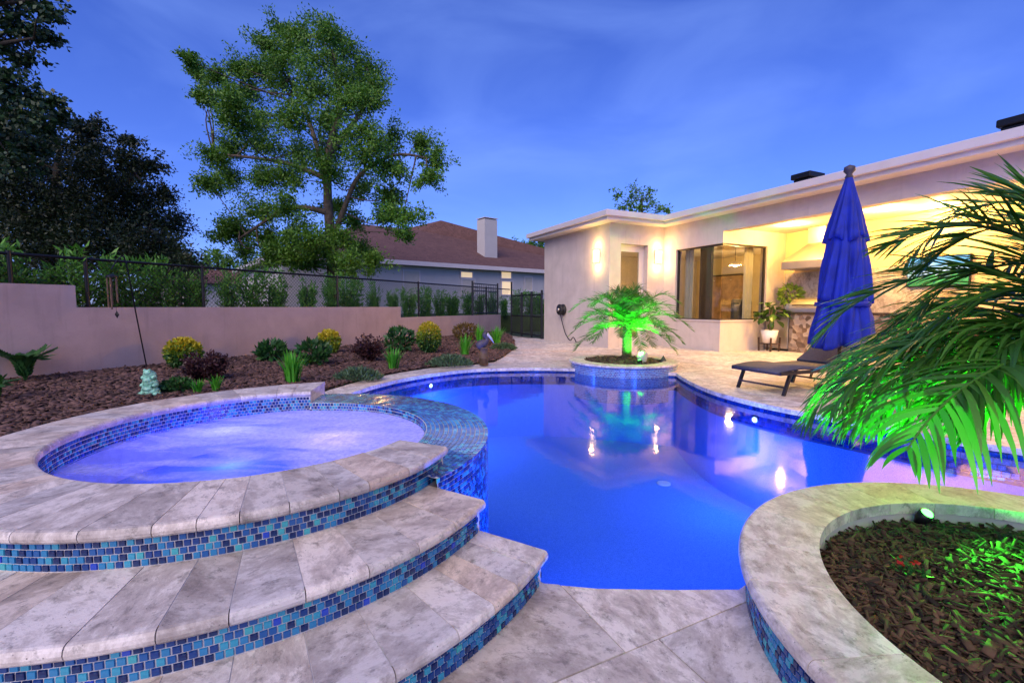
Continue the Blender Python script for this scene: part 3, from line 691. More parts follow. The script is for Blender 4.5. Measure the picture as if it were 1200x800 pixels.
# ---- palms
def frond(rt, path, lmax, nl, width=.016, rad=.006, mat='palm_leaf', droop=.35, vang=.5, seg=4, twist=0.0, nm='frond'):
    c = [np.array(p) for p in spline(path, 10)]; s = [0.]
    for i in range(1, len(c)): s.append(s[-1] + float(np.linalg.norm(c[i] - c[i - 1])))
    tot = s[-1]; C_ = np.array(c); Q = []
    pos = lambda u: np.array([np.interp(u, s, C_[:, k]) for k in range(3)])
    for i in range(nl):
        f = .12 + .88 * (i + .5) / nl; u = f * tot; p = pos(u); t_ = unit(pos(min(u + .02, tot)) - pos(u - .02))
        side = unit(np.cross(t_, np.array([0, 0, 1.]))); up = np.cross(side, t_)
        ln = lmax * (math.sin(math.pi * min(f * .92 + .06, 1)) ** .55) * rng.uniform(.85, 1.12)
        for sg in (-1, 1):
            fa = .62 + .55 * f + rng.uniform(-.12, .12)                     # leaflets lean forward
            d = unit(side * sg * math.cos(fa * .75) + t_ * math.sin(fa * .75) + up * (vang * (1 - f * .6) + rng.uniform(-.25, .2)))
            q_ = p.copy(); wv = unit(np.cross(d, up + rng.normal(0, .35, 3))); prev = None
            for k in range(seg + 1):
                x = k / seg; ww = width * (math.sin(math.pi * (.16 + .84 * x)) ** .8) * .5 + .0006
                e_ = np.stack([q_ - wv * ww, q_ + wv * ww])
                if prev is not None: Q.append([prev[0], prev[1], e_[1], e_[0]])
                prev = e_; d = unit(d - np.array([0, 0, 1]) * droop * (.25 + x) * .5); q_ = q_ + d * ln / seg
                wv = unit(wv - d * (wv @ d))
    # join the segments of each leaflet: they share edges, so the island is the leaflet
    Q = np.array(Q); nq = len(Q); Vv = Q.reshape(-1, 3)
    mb = MB(); mb.tube(c, [rad * (1 - .75 * i / len(c)) for i in range(len(c))], 5)
    b = len(mb.v); per = seg
    V2 = []; F2 = []
    for i in range(0, nq, per):
        k0 = b + len(V2)
        V2 += [tuple(Q[i][0]), tuple(Q[i][1])]
        for j in range(per): V2 += [tuple(Q[i + j][3]), tuple(Q[i + j][2])]
        for j in range(per): F2.append((k0 + 2 * j, k0 + 2 * j + 1, k0 + 2 * j + 3, k0 + 2 * j + 2))
    mb.v += V2; mb.f += F2
    return mb.build(nm, mat, rt, True)
def palm_trunk(rt, x, y, z0, z1, r0, r1):
    pr = []; k = 26
    for i in range(k + 1):
        f = i / k; r_ = r0 + (r1 - r0) * f; pr += [(r_ * 1.12, z0 + (z1 - z0) * f), (r_ * .92, z0 + (z1 - z0) * (f + .6 / k))]
    MB().lathe(pr, (x, y, 0), 14, lambda t_, i: 1 + .07 * math.sin(5 * t_ + i * 1.3)).build('trunk', 'palm_bark', rt)

pc = at(735, 385, 8.25); pc[2] = .80
rp = empty('round_planter', (RPC[0], RPC[1], 0), 0, 'low round tiled planter half in the pool, holding the small palm', 'planter')
stones(rp, K(RPI), K(RPR), 0, 360, RPH, .045, [.36, .42], c=RPC, seg=8)
q = NT('small_mosaic'); tcn = q.n('TexCoord'); br = q.n('TexBrick'); br.inputs['Scale'].default_value = 1; br.inputs['Brick Width'].default_value = .028; br.inputs['Row Height'].default_value = .028
br.inputs['Mortar Size'].default_value = .003; br.inputs['Color1'].default_value = (.008, .03, .2, 1); br.inputs['Color2'].default_value = (.05, .22, .45, 1); br.inputs['Mortar'].default_value = (.35, .37, .42, 1)
sp = q.n('SeparateXYZ'); q.l(tcn.outputs['Object'], sp.inputs[0]); at2 = q.n('Math', operation='ARCTAN2'); q.l(sp.outputs[1], at2.inputs[0]); q.l(sp.outputs[0], at2.inputs[1])
cb = q.n('CombineXYZ'); q.l(at2.outputs[0], cb.inputs[0]); q.l(sp.outputs[2], cb.inputs[1]); q.l(cb.outputs[0], br.inputs[0]); q.col(br.outputs[0]); q.set(Roughness=.2)
mb = MB(); wall_strip(mb, K(RPR - .035), 0, 360, -.5, RPH - .03, RPC); mb.build('tile_wall', 'small_mosaic', rp)
mb = MB(); wall_strip(mb, K(RPI + .01), 360, 0, 0, RPH - .02, RPC); ring_face(mb, K(RPI), K(RPR - .04), 0, 360, RPH - .01, RPC); mb.build('inner_wall', 'grout', rp)
mb = MB(); mb.lathe([(RPI * 1.01, .085), (RPI * .6, .11), (0, .12)], (RPC[0], RPC[1], 0), 32); mb.build('soil_bed', 'soil', rp, True)
rr = RPI * np.sqrt(rng.uniform(0, 1, 1200)) * .97; aa = rng.uniform(0, 2 * np.pi, 1200)
chips(np.stack([RPC[0] + rr * np.cos(aa), RPC[1] + rr * np.sin(aa), .12 - .03 * (rr / RPI) + rng.uniform(0, .03, 1200)], 1), .04, .1, rp, 'mulch', 'mulch_chip', .3)

rt = empty('palm', (pc[0], pc[1], .1), 0, 'small feathery palm in the round planter before the house door, lit green from below', 'palm')
palm_trunk(rt, pc[0], pc[1], .08, .78, .085, .075)
for i in range(40):
    az = i * 2.39996; lev = i / 40; el = R(80 - 88 * lev); ln = rng.uniform(.95, 1.2) * (1.0 if lev > .25 else .8)
    d = np.array([math.cos(az) * math.cos(el), math.sin(az) * math.cos(el), math.sin(el)]); h_ = unit(np.array([math.cos(az), math.sin(az), 0]))
    p0 = pc + np.array([0, 0, -.06 * lev]); p1 = p0 + d * ln * .4; p2 = p1 + unit(d - np.array([0, 0, .45])) * ln * .33; p3 = p2 + unit(d * .7 + h_ * .3 - np.array([0, 0, 1.0])) * ln * .33
    frond(rt, [p0, p1, p2, p3], .25, 46, .012, .008, droop=.28, seg=3)
g0 = (pc[0] + .10, pc[1] - .52, .15)
def spot_fixture(p, tgt, e, label, r_=.035, ang=110):
    rt = empty('garden_spotlight', p, 0, label, 'spotlight', 'green garden spotlights')
    d = (Vector(tgt) - Vector(p)).normalized(); T = Matrix.Translation(Vector(p)) @ d.to_track_quat('Z', 'Y').to_matrix().to_4x4()
    m_ = MB(); m_.lathe([(r_ * .5, -r_ * 2.2), (r_, -r_), (r_ * 1.1, r_ * .6), (r_ * .9, r_ * .6), (r_ * .8, 0)], n=16); m_.v = [tuple(T @ Vector(q_)) for q_ in m_.v]; m_.build('housing', 'black_metal', rt, True)
    m_ = MB(); m_.ball((0, 0, r_ * .35), (r_ * .95, r_ * .95, r_ * .85)); m_.v = [tuple(T @ Vector(q_)) for q_ in m_.v]; m_.build('lens', 'green_glow', rt, True)
    MB().bar(p, (p[0], p[1], p[2] - .12), .014).build('stake', 'black_metal', rt)
    lamp('spot_lamp', 'SPOT', d * r_ * 1.6, e, (.05, 1, .04), rt, r_ * .6, aim(p, tgt), ang)
spot_fixture(tuple(g0), (pc[0], pc[1], 1.0), 300, 'small green spotlight aimed up at the palm beside the house door', .04, 105)
# little rock and stone in the palm planter
mb = MB(); mb.ball((pc[0] + .20, pc[1] - .3, .20), (.085, .07, .12), 8, 6); mb.v = [(x + random.uniform(-.02, .02), y, z + random.uniform(-.02, .02)) for x, y, z in mb.v]
rk = mb.build('garden_rock', 'stucco_grey'); tag(rk, 'small upright rock at the foot of the palm in the pool planter', 'rock')
mb = MB(); mb.lathe([(.07, 0), (.05, .05), (.0, .13)], (pc[0] + .62, pc[1] - .15, .10), 7); tag(mb.build('garden_stone', 'statue_dark'), 'small dark pointed stone at the edge of the pool planter', 'rock')

# near palm: fronds sweep in over the planter from its trunk
NP0 = np.array([2.02, 1.36, .80])
rt = empty('palm', (NP0[0], NP0[1], .09), 0, 'large feathery palm in the mulch planter with long arching fronds lit green', 'palm')
palm_trunk(rt, NP0[0], NP0[1], .05, .78, .10, .09)
fr_px = [  # upper sweep, middle sweeps, drooping ones: pixel and distance along each stalk
    [(1270, 330, 1.55), (1190, 275, 1.68), (1110, 265, 1.80), (1035, 290, 1.95)],
    [(1280, 380, 1.50), (1200, 330, 1.75), (1110, 318, 2.0), (1010, 350, 2.2), (955, 400, 2.3)],
    [(1270, 410, 1.50), (1180, 385, 1.65), (1080, 395, 1.8), (1000, 425, 1.95), (945, 485, 2.05)],
    [(1290, 420, 1.45), (1200, 400, 1.55), (1110, 420, 1.62), (1030, 455, 1.7), (985, 500, 1.75)],
    [(1280, 430, 1.38), (1200, 420, 1.36), (1135, 450, 1.31), (1090, 490, 1.27), (1062, 528, 1.24)],
    [(1300, 440, 1.45), (1240, 440, 1.6), (1170, 470, 1.8), (1120, 500, 1.95)],
    [(1300, 360, 1.60), (1260, 260, 1.85), (1190, 235, 2.05), (1110, 260, 2.25), (1060, 310, 2.4)],
    [(1300, 400, 1.50), (1240, 350, 1.7), (1150, 350, 1.95), (1060, 375, 2.15), (990, 430, 2.3)],
    [(1330, 400, 1.40), (1280, 300, 1.45), (1225, 235, 1.5), (1165, 225, 1.6)],
    [(1280, 420, 1.55), (1190, 405, 1.75), (1090, 420, 1.95), (1010, 450, 2.1), (960, 500, 2.2)],
    [(1290, 410, 1.60), (1200, 370, 1.9), (1110, 375, 2.15), (1030, 400, 2.35), (970, 450, 2.5)],
    [(1290, 430, 1.45), (1215, 420, 1.6), (1140, 430, 1.75), (1070, 455, 1.85), (1020, 500, 1.9)],
    [(1300, 380, 1.5), (1250, 320, 1.6), (1180, 310, 1.75), (1110, 335, 1.85), (1060, 385, 1.9)],
    [(1290, 440, 1.42), (1215, 405, 1.5), (1150, 400, 1.55), (1090, 415, 1.6), (1040, 450, 1.6), (1000, 500, 1.62)],
    [(1290, 440, 1.5), (1230, 430, 1.7), (1160, 445, 1.9), (1090, 470, 2.05), (1050, 505, 2.1)],
    [(1290, 420, 1.5), (1230, 380, 1.7), (1150, 380, 1.9), (1060, 405, 2.1), (985, 445, 2.25), (940, 500, 2.3)],
    [(1310, 420, 1.38), (1250, 390, 1.4), (1190, 400, 1.42), (1140, 440, 1.42), (1110, 490, 1.42)],
    [(1300, 400, 1.6), (1250, 360, 1.9), (1180, 350, 2.1), (1100, 365, 2.3), (1020, 400, 2.5), (960, 440, 2.6)],
    [(1290, 430, 1.42), (1220, 390, 1.5), (1150, 385, 1.58), (1080, 400, 1.64), (1010, 440, 1.7), (975, 480, 1.72)],
    [(1300, 420, 1.48), (1250, 400, 1.55), (1190, 415, 1.6), (1130, 440, 1.64), (1080, 480, 1.66)],
    [(1300, 400, 1.46), (1250, 345, 1.52), (1190, 340, 1.6), (1120, 365, 1.68), (1060, 410, 1.72)],
    [(1310, 370, 1.5), (1270, 290, 1.6), (1210, 262, 1.7), (1140, 275, 1.8), (1075, 315, 1.9)],
    [(1290, 430, 1.6), (1220, 410, 1.9), (1140, 415, 2.15), (1050, 440, 2.4), (985, 475, 2.5)],
    [(1300, 440, 1.42), (1240, 425, 1.45), (1180, 445, 1.46), (1150, 480, 1.46), (1135, 510, 1.46)],
]
for i, path in enumerate(fr_px):
    p3 = [NP0 + np.array([0, 0, .02 * i])] + [at(*q_) for q_ in path]
    near = i in (4,)
    frond(rt, p3, [.34, .33, .30, .30, .36, .25, .34, .30, .32, .3, .32, .28, .30, .30, .28, .32, .27, .32, .3, .28, .3, .32, .32, .26][i], 66 if not near else 34,   .0125 if not near else .016, .008, droop=[.18, .2, .5, .5, .75, .6, .2, .3, .1, .5, .3, .55, .25, .55, .5, .45, .65, .3, .45, .55, .35, .22, .4, .7][i], seg=5, vang=.35)
for i in range(15):                        # the rest of the crown, beyond the frame
    az = R(-150 + i * 17.3); el = R([60, 30, 5][i % 3]); ln = rng.uniform(.95, 1.2)
    d = np.array([math.cos(az) * math.cos(el), math.sin(az) * math.cos(el), math.sin(el)]); h_ = np.array([math.cos(az), math.sin(az), 0])
    p1 = NP0 + d * ln * .4; p2 = p1 + unit(d - np.array([0, 0, .45])) * ln * .33; p3 = p2 + unit(h_ - np.array([0, 0, .9])) * ln * .33
    frond(rt, [NP0, p1, p2, p3], .28, 30, .017, .009, droop=.35, seg=4)
g1 = (*(P(1077, 600, .155) - np.array([0, .03])), .155)
spot_fixture(tuple(g1), (2.0, 1.6, .85), 150, 'bright green spotlight glowing at the inner edge of the mulch planter', .026, 174)

# ------------------------------------------------------------------ the house
HO = np.array([4.24, 12.84]); HA = R(25)
house = empty('house', (HO[0], HO[1], 0), HA, 'cream stucco house with flat white eaves, corner window and open lit patio', 'house')
def hw(x, y, z): return (HO[0] + x * math.cos(HA) - y * math.sin(HA), HO[1] + x * math.sin(HA) + y * math.cos(HA), z)
def hb(name, mat, boxes, parent=house, bevel=0):
    mb = MB()
    for b in boxes: mb.box(*b)
    return mb.build(name, mat, parent, world=False, bevel=bevel)
WH = 3.28; PX = 2.3; PY = -11.5
hb('wall', 'stucco_cream', [(-1.86, -1.66, 0, 3.5, 0, WH), (-1.66, 5, 3.3, 3.5, 0, WH)])
hb('wall', 'stucco_cream', [(-1.66, -1.49, 0, .25, 0, WH), (-.58, 0, 0, .25, 0, WH), (-1.49, -.58, 0, .25, 2.76, WH)])
hb('wall', 'stucco_cream', [(0, .2, -.45, .25, 0, WH), (0, .2, -1.95, -.45, 0, .75), (0, .2, -1.95, -.45, 2.62, WH)])
hb('wall', 'stucco_cream', [(.2, 1.62, -1.95, -1.75, 0, .75), (1.62, PX, -1.95, -1.75, 0, WH), (.2, 1.62, -1.95, -1.75, 2.62, WH)])
hb('wall', 'stucco_inside', [(PX, PX + .2, PY, -1.75, 0, WH)])
hb('header_beam', 'stucco_cream', [(0, .25, PY, -1.952, 2.90, WH)])
hb('patio_ceiling', 'soffit', [(.25, PX, PY, -1.95, 2.99, 3.05)])
hb('column', 'stucco_cream', [(-.05, .3, PY, PY + .35, 0, 2.9)])
hb('wall', 'stucco_inside', [(4.8, 5, -1.75, 3.3, 0, WH), (PX + .2, 5, -1.95, -1.75, 0, WH)])
hb('interior_ceiling', 'soffit', [(-1.66, 4.8, .25, 3.3, 2.85, 2.9), (.2, 4.8, -1.75, .25, 2.85, 2.9)])
hb('interior_floor', 'interior_floor', [(-1.66, 4.8, .25, 3.3, -.02, .012), (.2, 4.8, -1.75, .25, -.02, .012)])
hb('soffit', 'soffit', [(-2.22, -.36, -.36, 3.9, WH, 3.36), (-.36, 5.5, PY - .4, 3.9, WH, 3.36)])
hb('fascia', 'trim_white', [(-2.31, -.45, -.45, 3.96, 3.36, 3.50), (-.45, 5.6, PY - .5, 3.96, 3.36, 3.50)], bevel=.01)
rf = hb('roof', 'trim_white', [(-2.20, -.34, -.34, 3.85, 3.50, 3.53), (-.34, 5.5, PY - .4, 3.85, 3.50, 3.53)])
def roof_top(px, py, x):                   # place on the roof edge line x behind a pixel
    for y in np.arange(3, -11, -.02):
        if abs(proj(hw(x, y, 3.53))[0] - px) < 2.5: return y
    return -5
for px, dx in ((941, -.15), (1192, -.15)):
    y = roof_top(px, 0, dx); v_ = hb('roof_vent', 'black_metal', [(dx, dx + .4, y - .16, y + .16, 3.53, 3.63), (dx - .04, dx + .44, y - .2, y + .2, 3.63, 3.74)], rf, .02)
y = roof_top(757, 0, -.1); MB().tube([(-.1, y, 3.5), (-.1, y, 3.82)], .045, 10).build('vent_pipe', 'black_metal', rf, world=False)
# door in its recess
dr = hb('door', 'trim_white', [(-1.49, -1.38, .16, .22, 0, 2.76), (-.74, -.58, .16, .22, 0, 2.76), (-1.38, -.74, .16, .22, 2.58, 2.76), (-1.38, -.74, .16, .22, 0, .25)])
hb('pane', 'glass', [(-1.38, -.74, .185, .195, .25, 2.58)], dr); MB().bar((-.80, .10, 1.02), (-.68, .10, 1.02), .02).bar((-.70, .16, 1.02), (-.70, .10, 1.02), .02).build('handle', 'steel', dr, world=False)
hb('threshold', 'trim_white', [(-1.49, -.58, .02, .16, 0, .03)], dr)
# corner window
wn1 = hb('window', 'dark_metal', [(.06, .11, -.50, -.45, .75, 2.62), (.06, .11, -1.90, -.50, .75, .79), (.06, .11, -1.90, -.50, 2.58, 2.62), (1.57, 1.62, -1.90, -1.85, .75, 2.62), (.11, 1.57, -1.90, -1.85, .75, .79), (.11, 1.57, -1.90, -1.85, 2.58, 2.62)])
hb('pane', 'glass', [(.08, .09, -1.86, -.50, .79, 2.58)], wn1); hb('pane', 'glass', [(.10, 1.57, -1.88, -1.87, .79, 2.58)], wn1)
hb('post', 'black_metal', [(.25, .33, -1.4, -1.05, .02, 2.8)], wn1)
hb('window_sill', 'trim_white', [(-.03, .0, -1.98, -.42, .735, .765), (0, 1.65, -1.98, -1.952, .735, .765)])
# behind the glass
def drape(x0, y0, x1, y1, z0, z1, label):
    n_ = 40; V = []; L_ = math.hypot(x1 - x0, y1 - y0); nx, ny = -(y1 - y0) / L_, (x1 - x0) / L_
    for i in range(n_ + 1):
        f = i / n_; o = .03 * math.sin(f * L_ * 55); V += [(x0 + (x1 - x0) * f + nx * o, y0 + (y1 - y0) * f + ny * o, z0), (x0 + (x1 - x0) * f + nx * o, y0 + (y1 - y0) * f + ny * o, z1)]
    c = empty('curtain', hw((x0 + x1) / 2, (y0 + y1) / 2, z0), 0, label, 'curtain'); m_ = MB(); m_.addvf([hw(*p) for p in V], [(2 * i, 2 * i + 2, 2 * i + 3, 2 * i + 1) for i in range(n_)]); m_.build('drape', 'curtain', c, True)
    m_ = MB(); m_.tube([hw(x0, y0, z1 + .02), hw(x1, y1, z1 + .02)], .012, 6); m_.build('rod', 'dark_metal', c)
drape(.3, -.5, .3, -.80, .03, 2.7, 'pale pleated curtain at the frame of the corner window nearest the door')
drape(1.5, -1.62, 1.2, -1.62, .03, 2.7, 'pale pleated curtain at the patio side of the corner window')
def cab(name, x0, x1, y0, y1, z1, label, mat='cabinet'):
    rt = empty(name, hw((x0 + x1) / 2, (y0 + y1) / 2, 0.012), HA, label, 'cabinet'); a_, b_ = (x1 - x0) / 2, (y1 - y0) / 2
    hb('carcass', mat, [(-a_, a_, -b_, b_, 0, z1 - .05)], rt); hb('worktop', 'granite', [(-a_ - .02, a_ + .02, -b_ - .02, b_ + .02, z1 - .05, z1)], rt)
    k = max(2, int((y1 - y0) / .5))
    for i in range(k):
        o = hb('cabinet_door', mat, [(-a_ - .02, -a_, -b_ + 2 * b_ * i / k + .02, -b_ + 2 * b_ * (i + 1) / k - .02, .1, z1 - .1)], rt); hb('handle', 'steel', [(-a_ - .05, -a_ - .03, -b_ + 2 * b_ * (i + .45) / k, -b_ + 2 * b_ * (i + .55) / k, z1 - .2, z1 - .18)], o)
cab('sideboard', 4.3, 4.75, -1.4, .4, .92, 'dark wooden sideboard against the room wall behind the corner window')
cab('wall_cabinet', 4.35, 4.75, 1.0, 2.4, 2.2, 'tall dark cabinet in the room behind the corner window')
ar = empty('armchair', hw(1.35, -1.1, .012), HA, 'dark armchair standing inside behind the corner window', 'chair')
hb('seat', 'lounger_mesh', [(-.35, .35, -.35, .35, .2, .48)], ar, .05); hb('backrest', 'lounger_mesh', [(-.35, .35, -.42, -.28, .2, 1.28)], ar, .06)
for s_ in (-1, 1): hb('armrest', 'lounger_mesh', [(min(.35 * s_, .45 * s_), max(.35 * s_, .45 * s_), -.35, .35, .2, .66)], ar, .04)
for sx in (-1, 1):
    for sy in (-1, 1): hb('leg', 'wood_dark', [(.28 * sx - .03, .28 * sx + .03, .28 * sy - .03, .28 * sy + .03, 0, .2)], ar)
def pendant(x, y, z, e, label):
    p = hw(x, y, z); rt = empty('ceiling_lamp', p, 0, label, 'lamp', 'lamps inside the house')
    MB().lathe([(.03, .10), (.16, .06), (.18, -.02), (.17, -.02), (.15, .05), (.02, .08)], p, 20).build('shade', 'trim_white', rt, True); MB().ball(p, .07).build('bulb', 'lamp_glow', rt, True)
    MB().tube([(p[0], p[1], z + .1), (p[0], p[1], 2.85)], .008, 6).build('cord', 'dark_metal', rt); lamp('room_lamp', 'POINT', (0, 0, -.12), e, (1, .66, .28), rt, .1)
pendant(2.6, -.2, 2.35, 110, 'pendant lamp inside the room behind the corner window'); pendant(-.9, 1.9, 2.4, 55, 'pendant lamp inside the room behind the glazed door')

def wall_lamp(x, y, z, nx, ny, label):
    rt = empty('wall_lamp', hw(x, y, z), HA, label, 'wall lamp', 'wall lamps on the house')
    t_ = (-ny, nx)
    def bx(a0, a1, d0, d1, z0, z1):
        xs = sorted([t_[0] * a0 + nx * d0, t_[0] * a1 + nx * d1]); ys = sorted([t_[1] * a0 + ny * d0, t_[1] * a1 + ny * d1]); return (*xs, *ys, z0, z1)
    hb('back_plate', 'steel', [bx(-.09, .09, .002, .02, -.20, .20)], rt); hb('shade', 'lamp_glow', [bx(-.07, .07, .02, .11, -.16, .16)], rt, .008)
    hb('cap', 'steel', [bx(-.075, .075, .02, .115, .16, .18), bx(-.075, .075, .02, .115, -.18, -.16)], rt)
    for dz in (.27, -.27): lamp('sconce_lamp', 'POINT', (nx * .13, ny * .13, dz), 9, (1, .55, .18), rt, .05)
wall_lamp(-1.86, .51, 2.46, -1, 0, 'glowing box wall lamp on the side wall round the corner from the door')
wall_lamp(-.25, 0, 2.46, 0, -1, 'glowing box wall lamp beside the door near the corner window')
# hose reel
hx, hy = -1.86, 2.25; rt = empty('hose_reel', hw(hx, hy, 1.0), HA, 'black hose reel with a hanging hose on the side wall of the house', 'hose reel')
T = Matrix.Rotation(-math.pi / 2, 4, 'Y')
for nm, prof, mt in (('drum', [(.10, .0), (.17, .02), (.17, .05), (.09, .06), (.09, .13), (.17, .14), (.17, .17), (.06, .18), (0, .19)], 'rubber'), ('hub', [(.05, .18), (.05, .22), (0, .225)], 'steel')):
    m_ = MB(); m_.lathe(prof, n=24); m_.v = [tuple(T @ Vector(p)) for p in m_.v]; m_.build(nm, mt, rt, True, world=False)
MB().tube(spline([(-.12, 0, -.16), (-.10, -.08, -.4), (-.12, -.3, -.72), (-.16, -.62, -.9), (-.16, -.8, -.8), (-.12, -.9, -.95)], 6), .014, 8).build('hose', 'rubber', rt, True, world=False)

# ---- patio things
def can(x, y, label):
    p = hw(x, y, 2.99); rt = empty('downlight', p, 0, label, 'downlight', 'round downlights in the patio ceiling')
    MB().lathe([(.10, -.002), (.10, -.012), (.075, -.014), (.07, -.004)], p, 20).build('trim_ring', 'trim_white', rt, True); MB().lathe([(.068, -.004), (.06, -.010), (0, -.012)], p, 18).build('lens', 'can_glow', rt)
    lamp('can_lamp', 'POINT', (0, 0, -.10), 125, (1, .55, .13), rt, .05)
for x, y, lb in [(1.1, -2.9, 'glowing round downlight in front of the range hood duct'), (1.1, -4.75, 'glowing round downlight in the patio ceiling right beside the parasol top'), (1.75, -5.3, 'glowing round downlight in the patio ceiling above the television'), (1.1, -7.4, 'glowing round downlight behind the upper palm frond'), (1.9, -8.8, 'round downlight in the patio ceiling beside the end column')]: can(x, y, lb)
ck = empty('kitchen_counter', hw(PX, -2.6, 0), HA, 'outdoor kitchen counter with stone facing and dark top under the hood', 'counter')
hb('stone_base', 'ledger_stone', [(-.72, -.002, -.95, -.02, 0, .92)], ck, .01); hb('worktop', 'granite', [(-.78, -.002, -2.3, .62, .92, .97)], ck, .01)
hb('stone_base', 'ledger_stone', [(-.72, -.002, -2.25, -1.0, 0, .92)], ck, .01)
fd = hb('fridge_door', 'steel', [(-.72, -.002, .0, .60, .05, .92)], ck, .01); hb('handle', 'steel', [(-.77, -.75, .06, .54, .82, .85), (-.75, -.72, .08, .10, .825, .845), (-.75, -.72, .50, .52, .825, .845)], fd)
hb('backsplash', 'travertine', [(-.02, -.002, -2.3, .62, .97, 1.95)], ck)
hd = empty('range_hood', hw(PX, -2.95, 1.95), HA, 'stainless steel range hood with a square duct above the kitchen counter', 'range hood')
hb('skirt', 'steel', [(-.75, -.022, -.58, .58, .05, .24)], hd, .01)
MB().addvf([(-.75, -.58, .24), (-.022, -.58, .24), (-.022, .58, .24), (-.75, .58, .24), (-.36, -.2, .66), (-.022, -.2, .66), (-.022, .2, .66), (-.36, .2, .66)], [(0, 1, 5, 4), (1, 2, 6, 5), (2, 3, 7, 6), (3, 0, 4, 7), (4, 5, 6, 7)]).build('canopy', 'steel', hd, world=False)
hb('duct', 'steel', [(-.36, -.022, -.2, .2, .66, 1.035)], hd)
gr = empty('grill', hw(PX - .4, -3.0, .97), HA, 'curved steel grill lid on the kitchen counter under the hood', 'grill')
T = Matrix.Rotation(math.pi / 2, 4, 'X'); prof = [(.32 * math.cos(t_), .34 * math.sin(t_)) for t_ in np.linspace(0, math.pi, 13)]
mb = MB(); mb.addvf([(x, -.42, z) for x, z in prof] + [(x, .42, z) for x, z in prof], [(i, i + 1, i + 14, i + 13) for i in range(12)] + [tuple(range(13)), tuple(range(13, 26))[::-1]]); mb.build('lid', 'steel', gr, world=False)
MB().tube([(-.36, -.3, .16), (-.36, .3, .16)], .015, 8).build('handle', 'dark_metal', gr, world=False)
tv = empty('television', hw(PX, -5.15, 1.5), HA, 'wall television showing sky and green landscape on the patio wall', 'television')
hb('case', 'black_metal', [(-.07, -.005, -.5, .5, 0, .6)], tv, .008); hb('screen', 'screen_picture', [(-.074, -.0705, -.48, .48, .02, .58)], tv)
fp = empty('patio_console', hw(PX, -5.4, 0), HA, 'low brown wooden console below the television on the patio', 'console')
hb('cabinet_body', 'cabinet', [(-.45, -.005, -1.0, 1.0, .1, .72)], fp, .01); hb('worktop', 'granite', [(-.48, -.005, -1.03, 1.03, .72, .76)], fp)
for i in range(4): hb('drawer_front', 'wood_dark', [(-.465, -.45, -.97 + .49 * i, -.51 + .49 * i, .15, .68)], fp)
for i in (-1, 1): hb('leg', 'wood_dark', [(-.42, -.36, .9 * i - .03, .9 * i + .03, 0, .1)], fp)
# fiddle-leaf fig in a white pot on a wooden stand
fg = hw(1.25, -2.35, 0); rt = empty('potted_fig', fg, HA, 'broad leaved potted fig in a white pot on a dark wooden stand', 'potted plant')
MB().lathe([(.14, .2), (.20, .52), (.185, .52), (.17, .47), (0, .47)], n=24).build('pot', 'white_ceramic', rt, True, world=False)
for sx in (-1, 1):
    for sy in (-1, 1): MB().bar((.155 * sx, .155 * sy, 0), (.165 * sx, .165 * sy, .34), .032).build('stand_leg', 'wood_dark', rt, world=False)
MB().bar((-.155, -.155, .18), (.155, .155, .18), .03).bar((-.155, .155, .181), (.155, -.155, .181), .03).build('stand_brace', 'wood_dark', rt, world=False)
mb = MB()
for dx, dy, z in ((.0, .02, 1.2), (.14, .05, 1.05), (-.13, -.06, 1.1), (.04, -.14, 1.0)): mb.tube(spline([(0, 0, .46), (dx * .4, dy * .4, .75), (dx, dy, z)], 4), .012, 6)
mb.build('stem', 'bark', rt, world=False)
def broad_leaves(rt, centre, rad, n_, size, mat, world=False, nm='leaf'):
    for i in range(n_):
        d = unit(rng.normal(size=3)); d[2] = d[2] * .8 + .15; c = np.array(centre) + d * np.array(rad) * rng.uniform(.55, 1); dd = unit(d * np.array([1, 1, .3]) + rng.normal(0, .35, 3) - np.array([0, 0, .25]))
        s_ = unit(np.cross(dd, [0, 0, 1.])); u = np.cross(s_, dd); L_ = size * rng.uniform(.7, 1.2); V = []
        for k in range(5):
            x = k / 4; wv = L_ * .36 * math.sin(math.pi * (.06 + .90 * x ** 1.25)); b_ = c + dd * L_ * x - np.array([0, 0, 1]) * .25 * L_ * x * x; V += [b_ - s_ * wv + u * wv * .3, b_, b_ + s_ * wv + u * wv * .3]
        MB().addvf(V, [q_ for k in range(4) for q_ in ((3 * k, 3 * k + 1, 3 * k + 4, 3 * k + 3), (3 * k + 1, 3 * k + 2, 3 * k + 5, 3 * k + 4))]).build(nm, mat, rt, True, world=world)
broad_leaves(rt, (0, 0, .90), (.30, .30, .38), 46, .21, 'fig_leaf')
pp = hw(PX - .42, -2.42, .97); rt = empty('potted_plant', pp, 0, 'bright leafy plant in a white pot on the outdoor kitchen counter', 'potted plant')
MB().lathe([(.09, 0), (.13, .2), (.12, .2), (.11, .17), (0, .17)], pp, 18).build('pot', 'white_ceramic', rt, True)
C_, d_ = blob((pp[0], pp[1], pp[2] + .42), (.25, .25, .24), 420); quads('foliage', leaves(C_, .11, .4, d_ * 1.2, .1), 'pot_leaf', rt)
MB().tube([(pp[0], pp[1], pp[2] + .15), (pp[0], pp[1], pp[2] + .4)], .012, 6).build('stem', 'stem_green', rt)

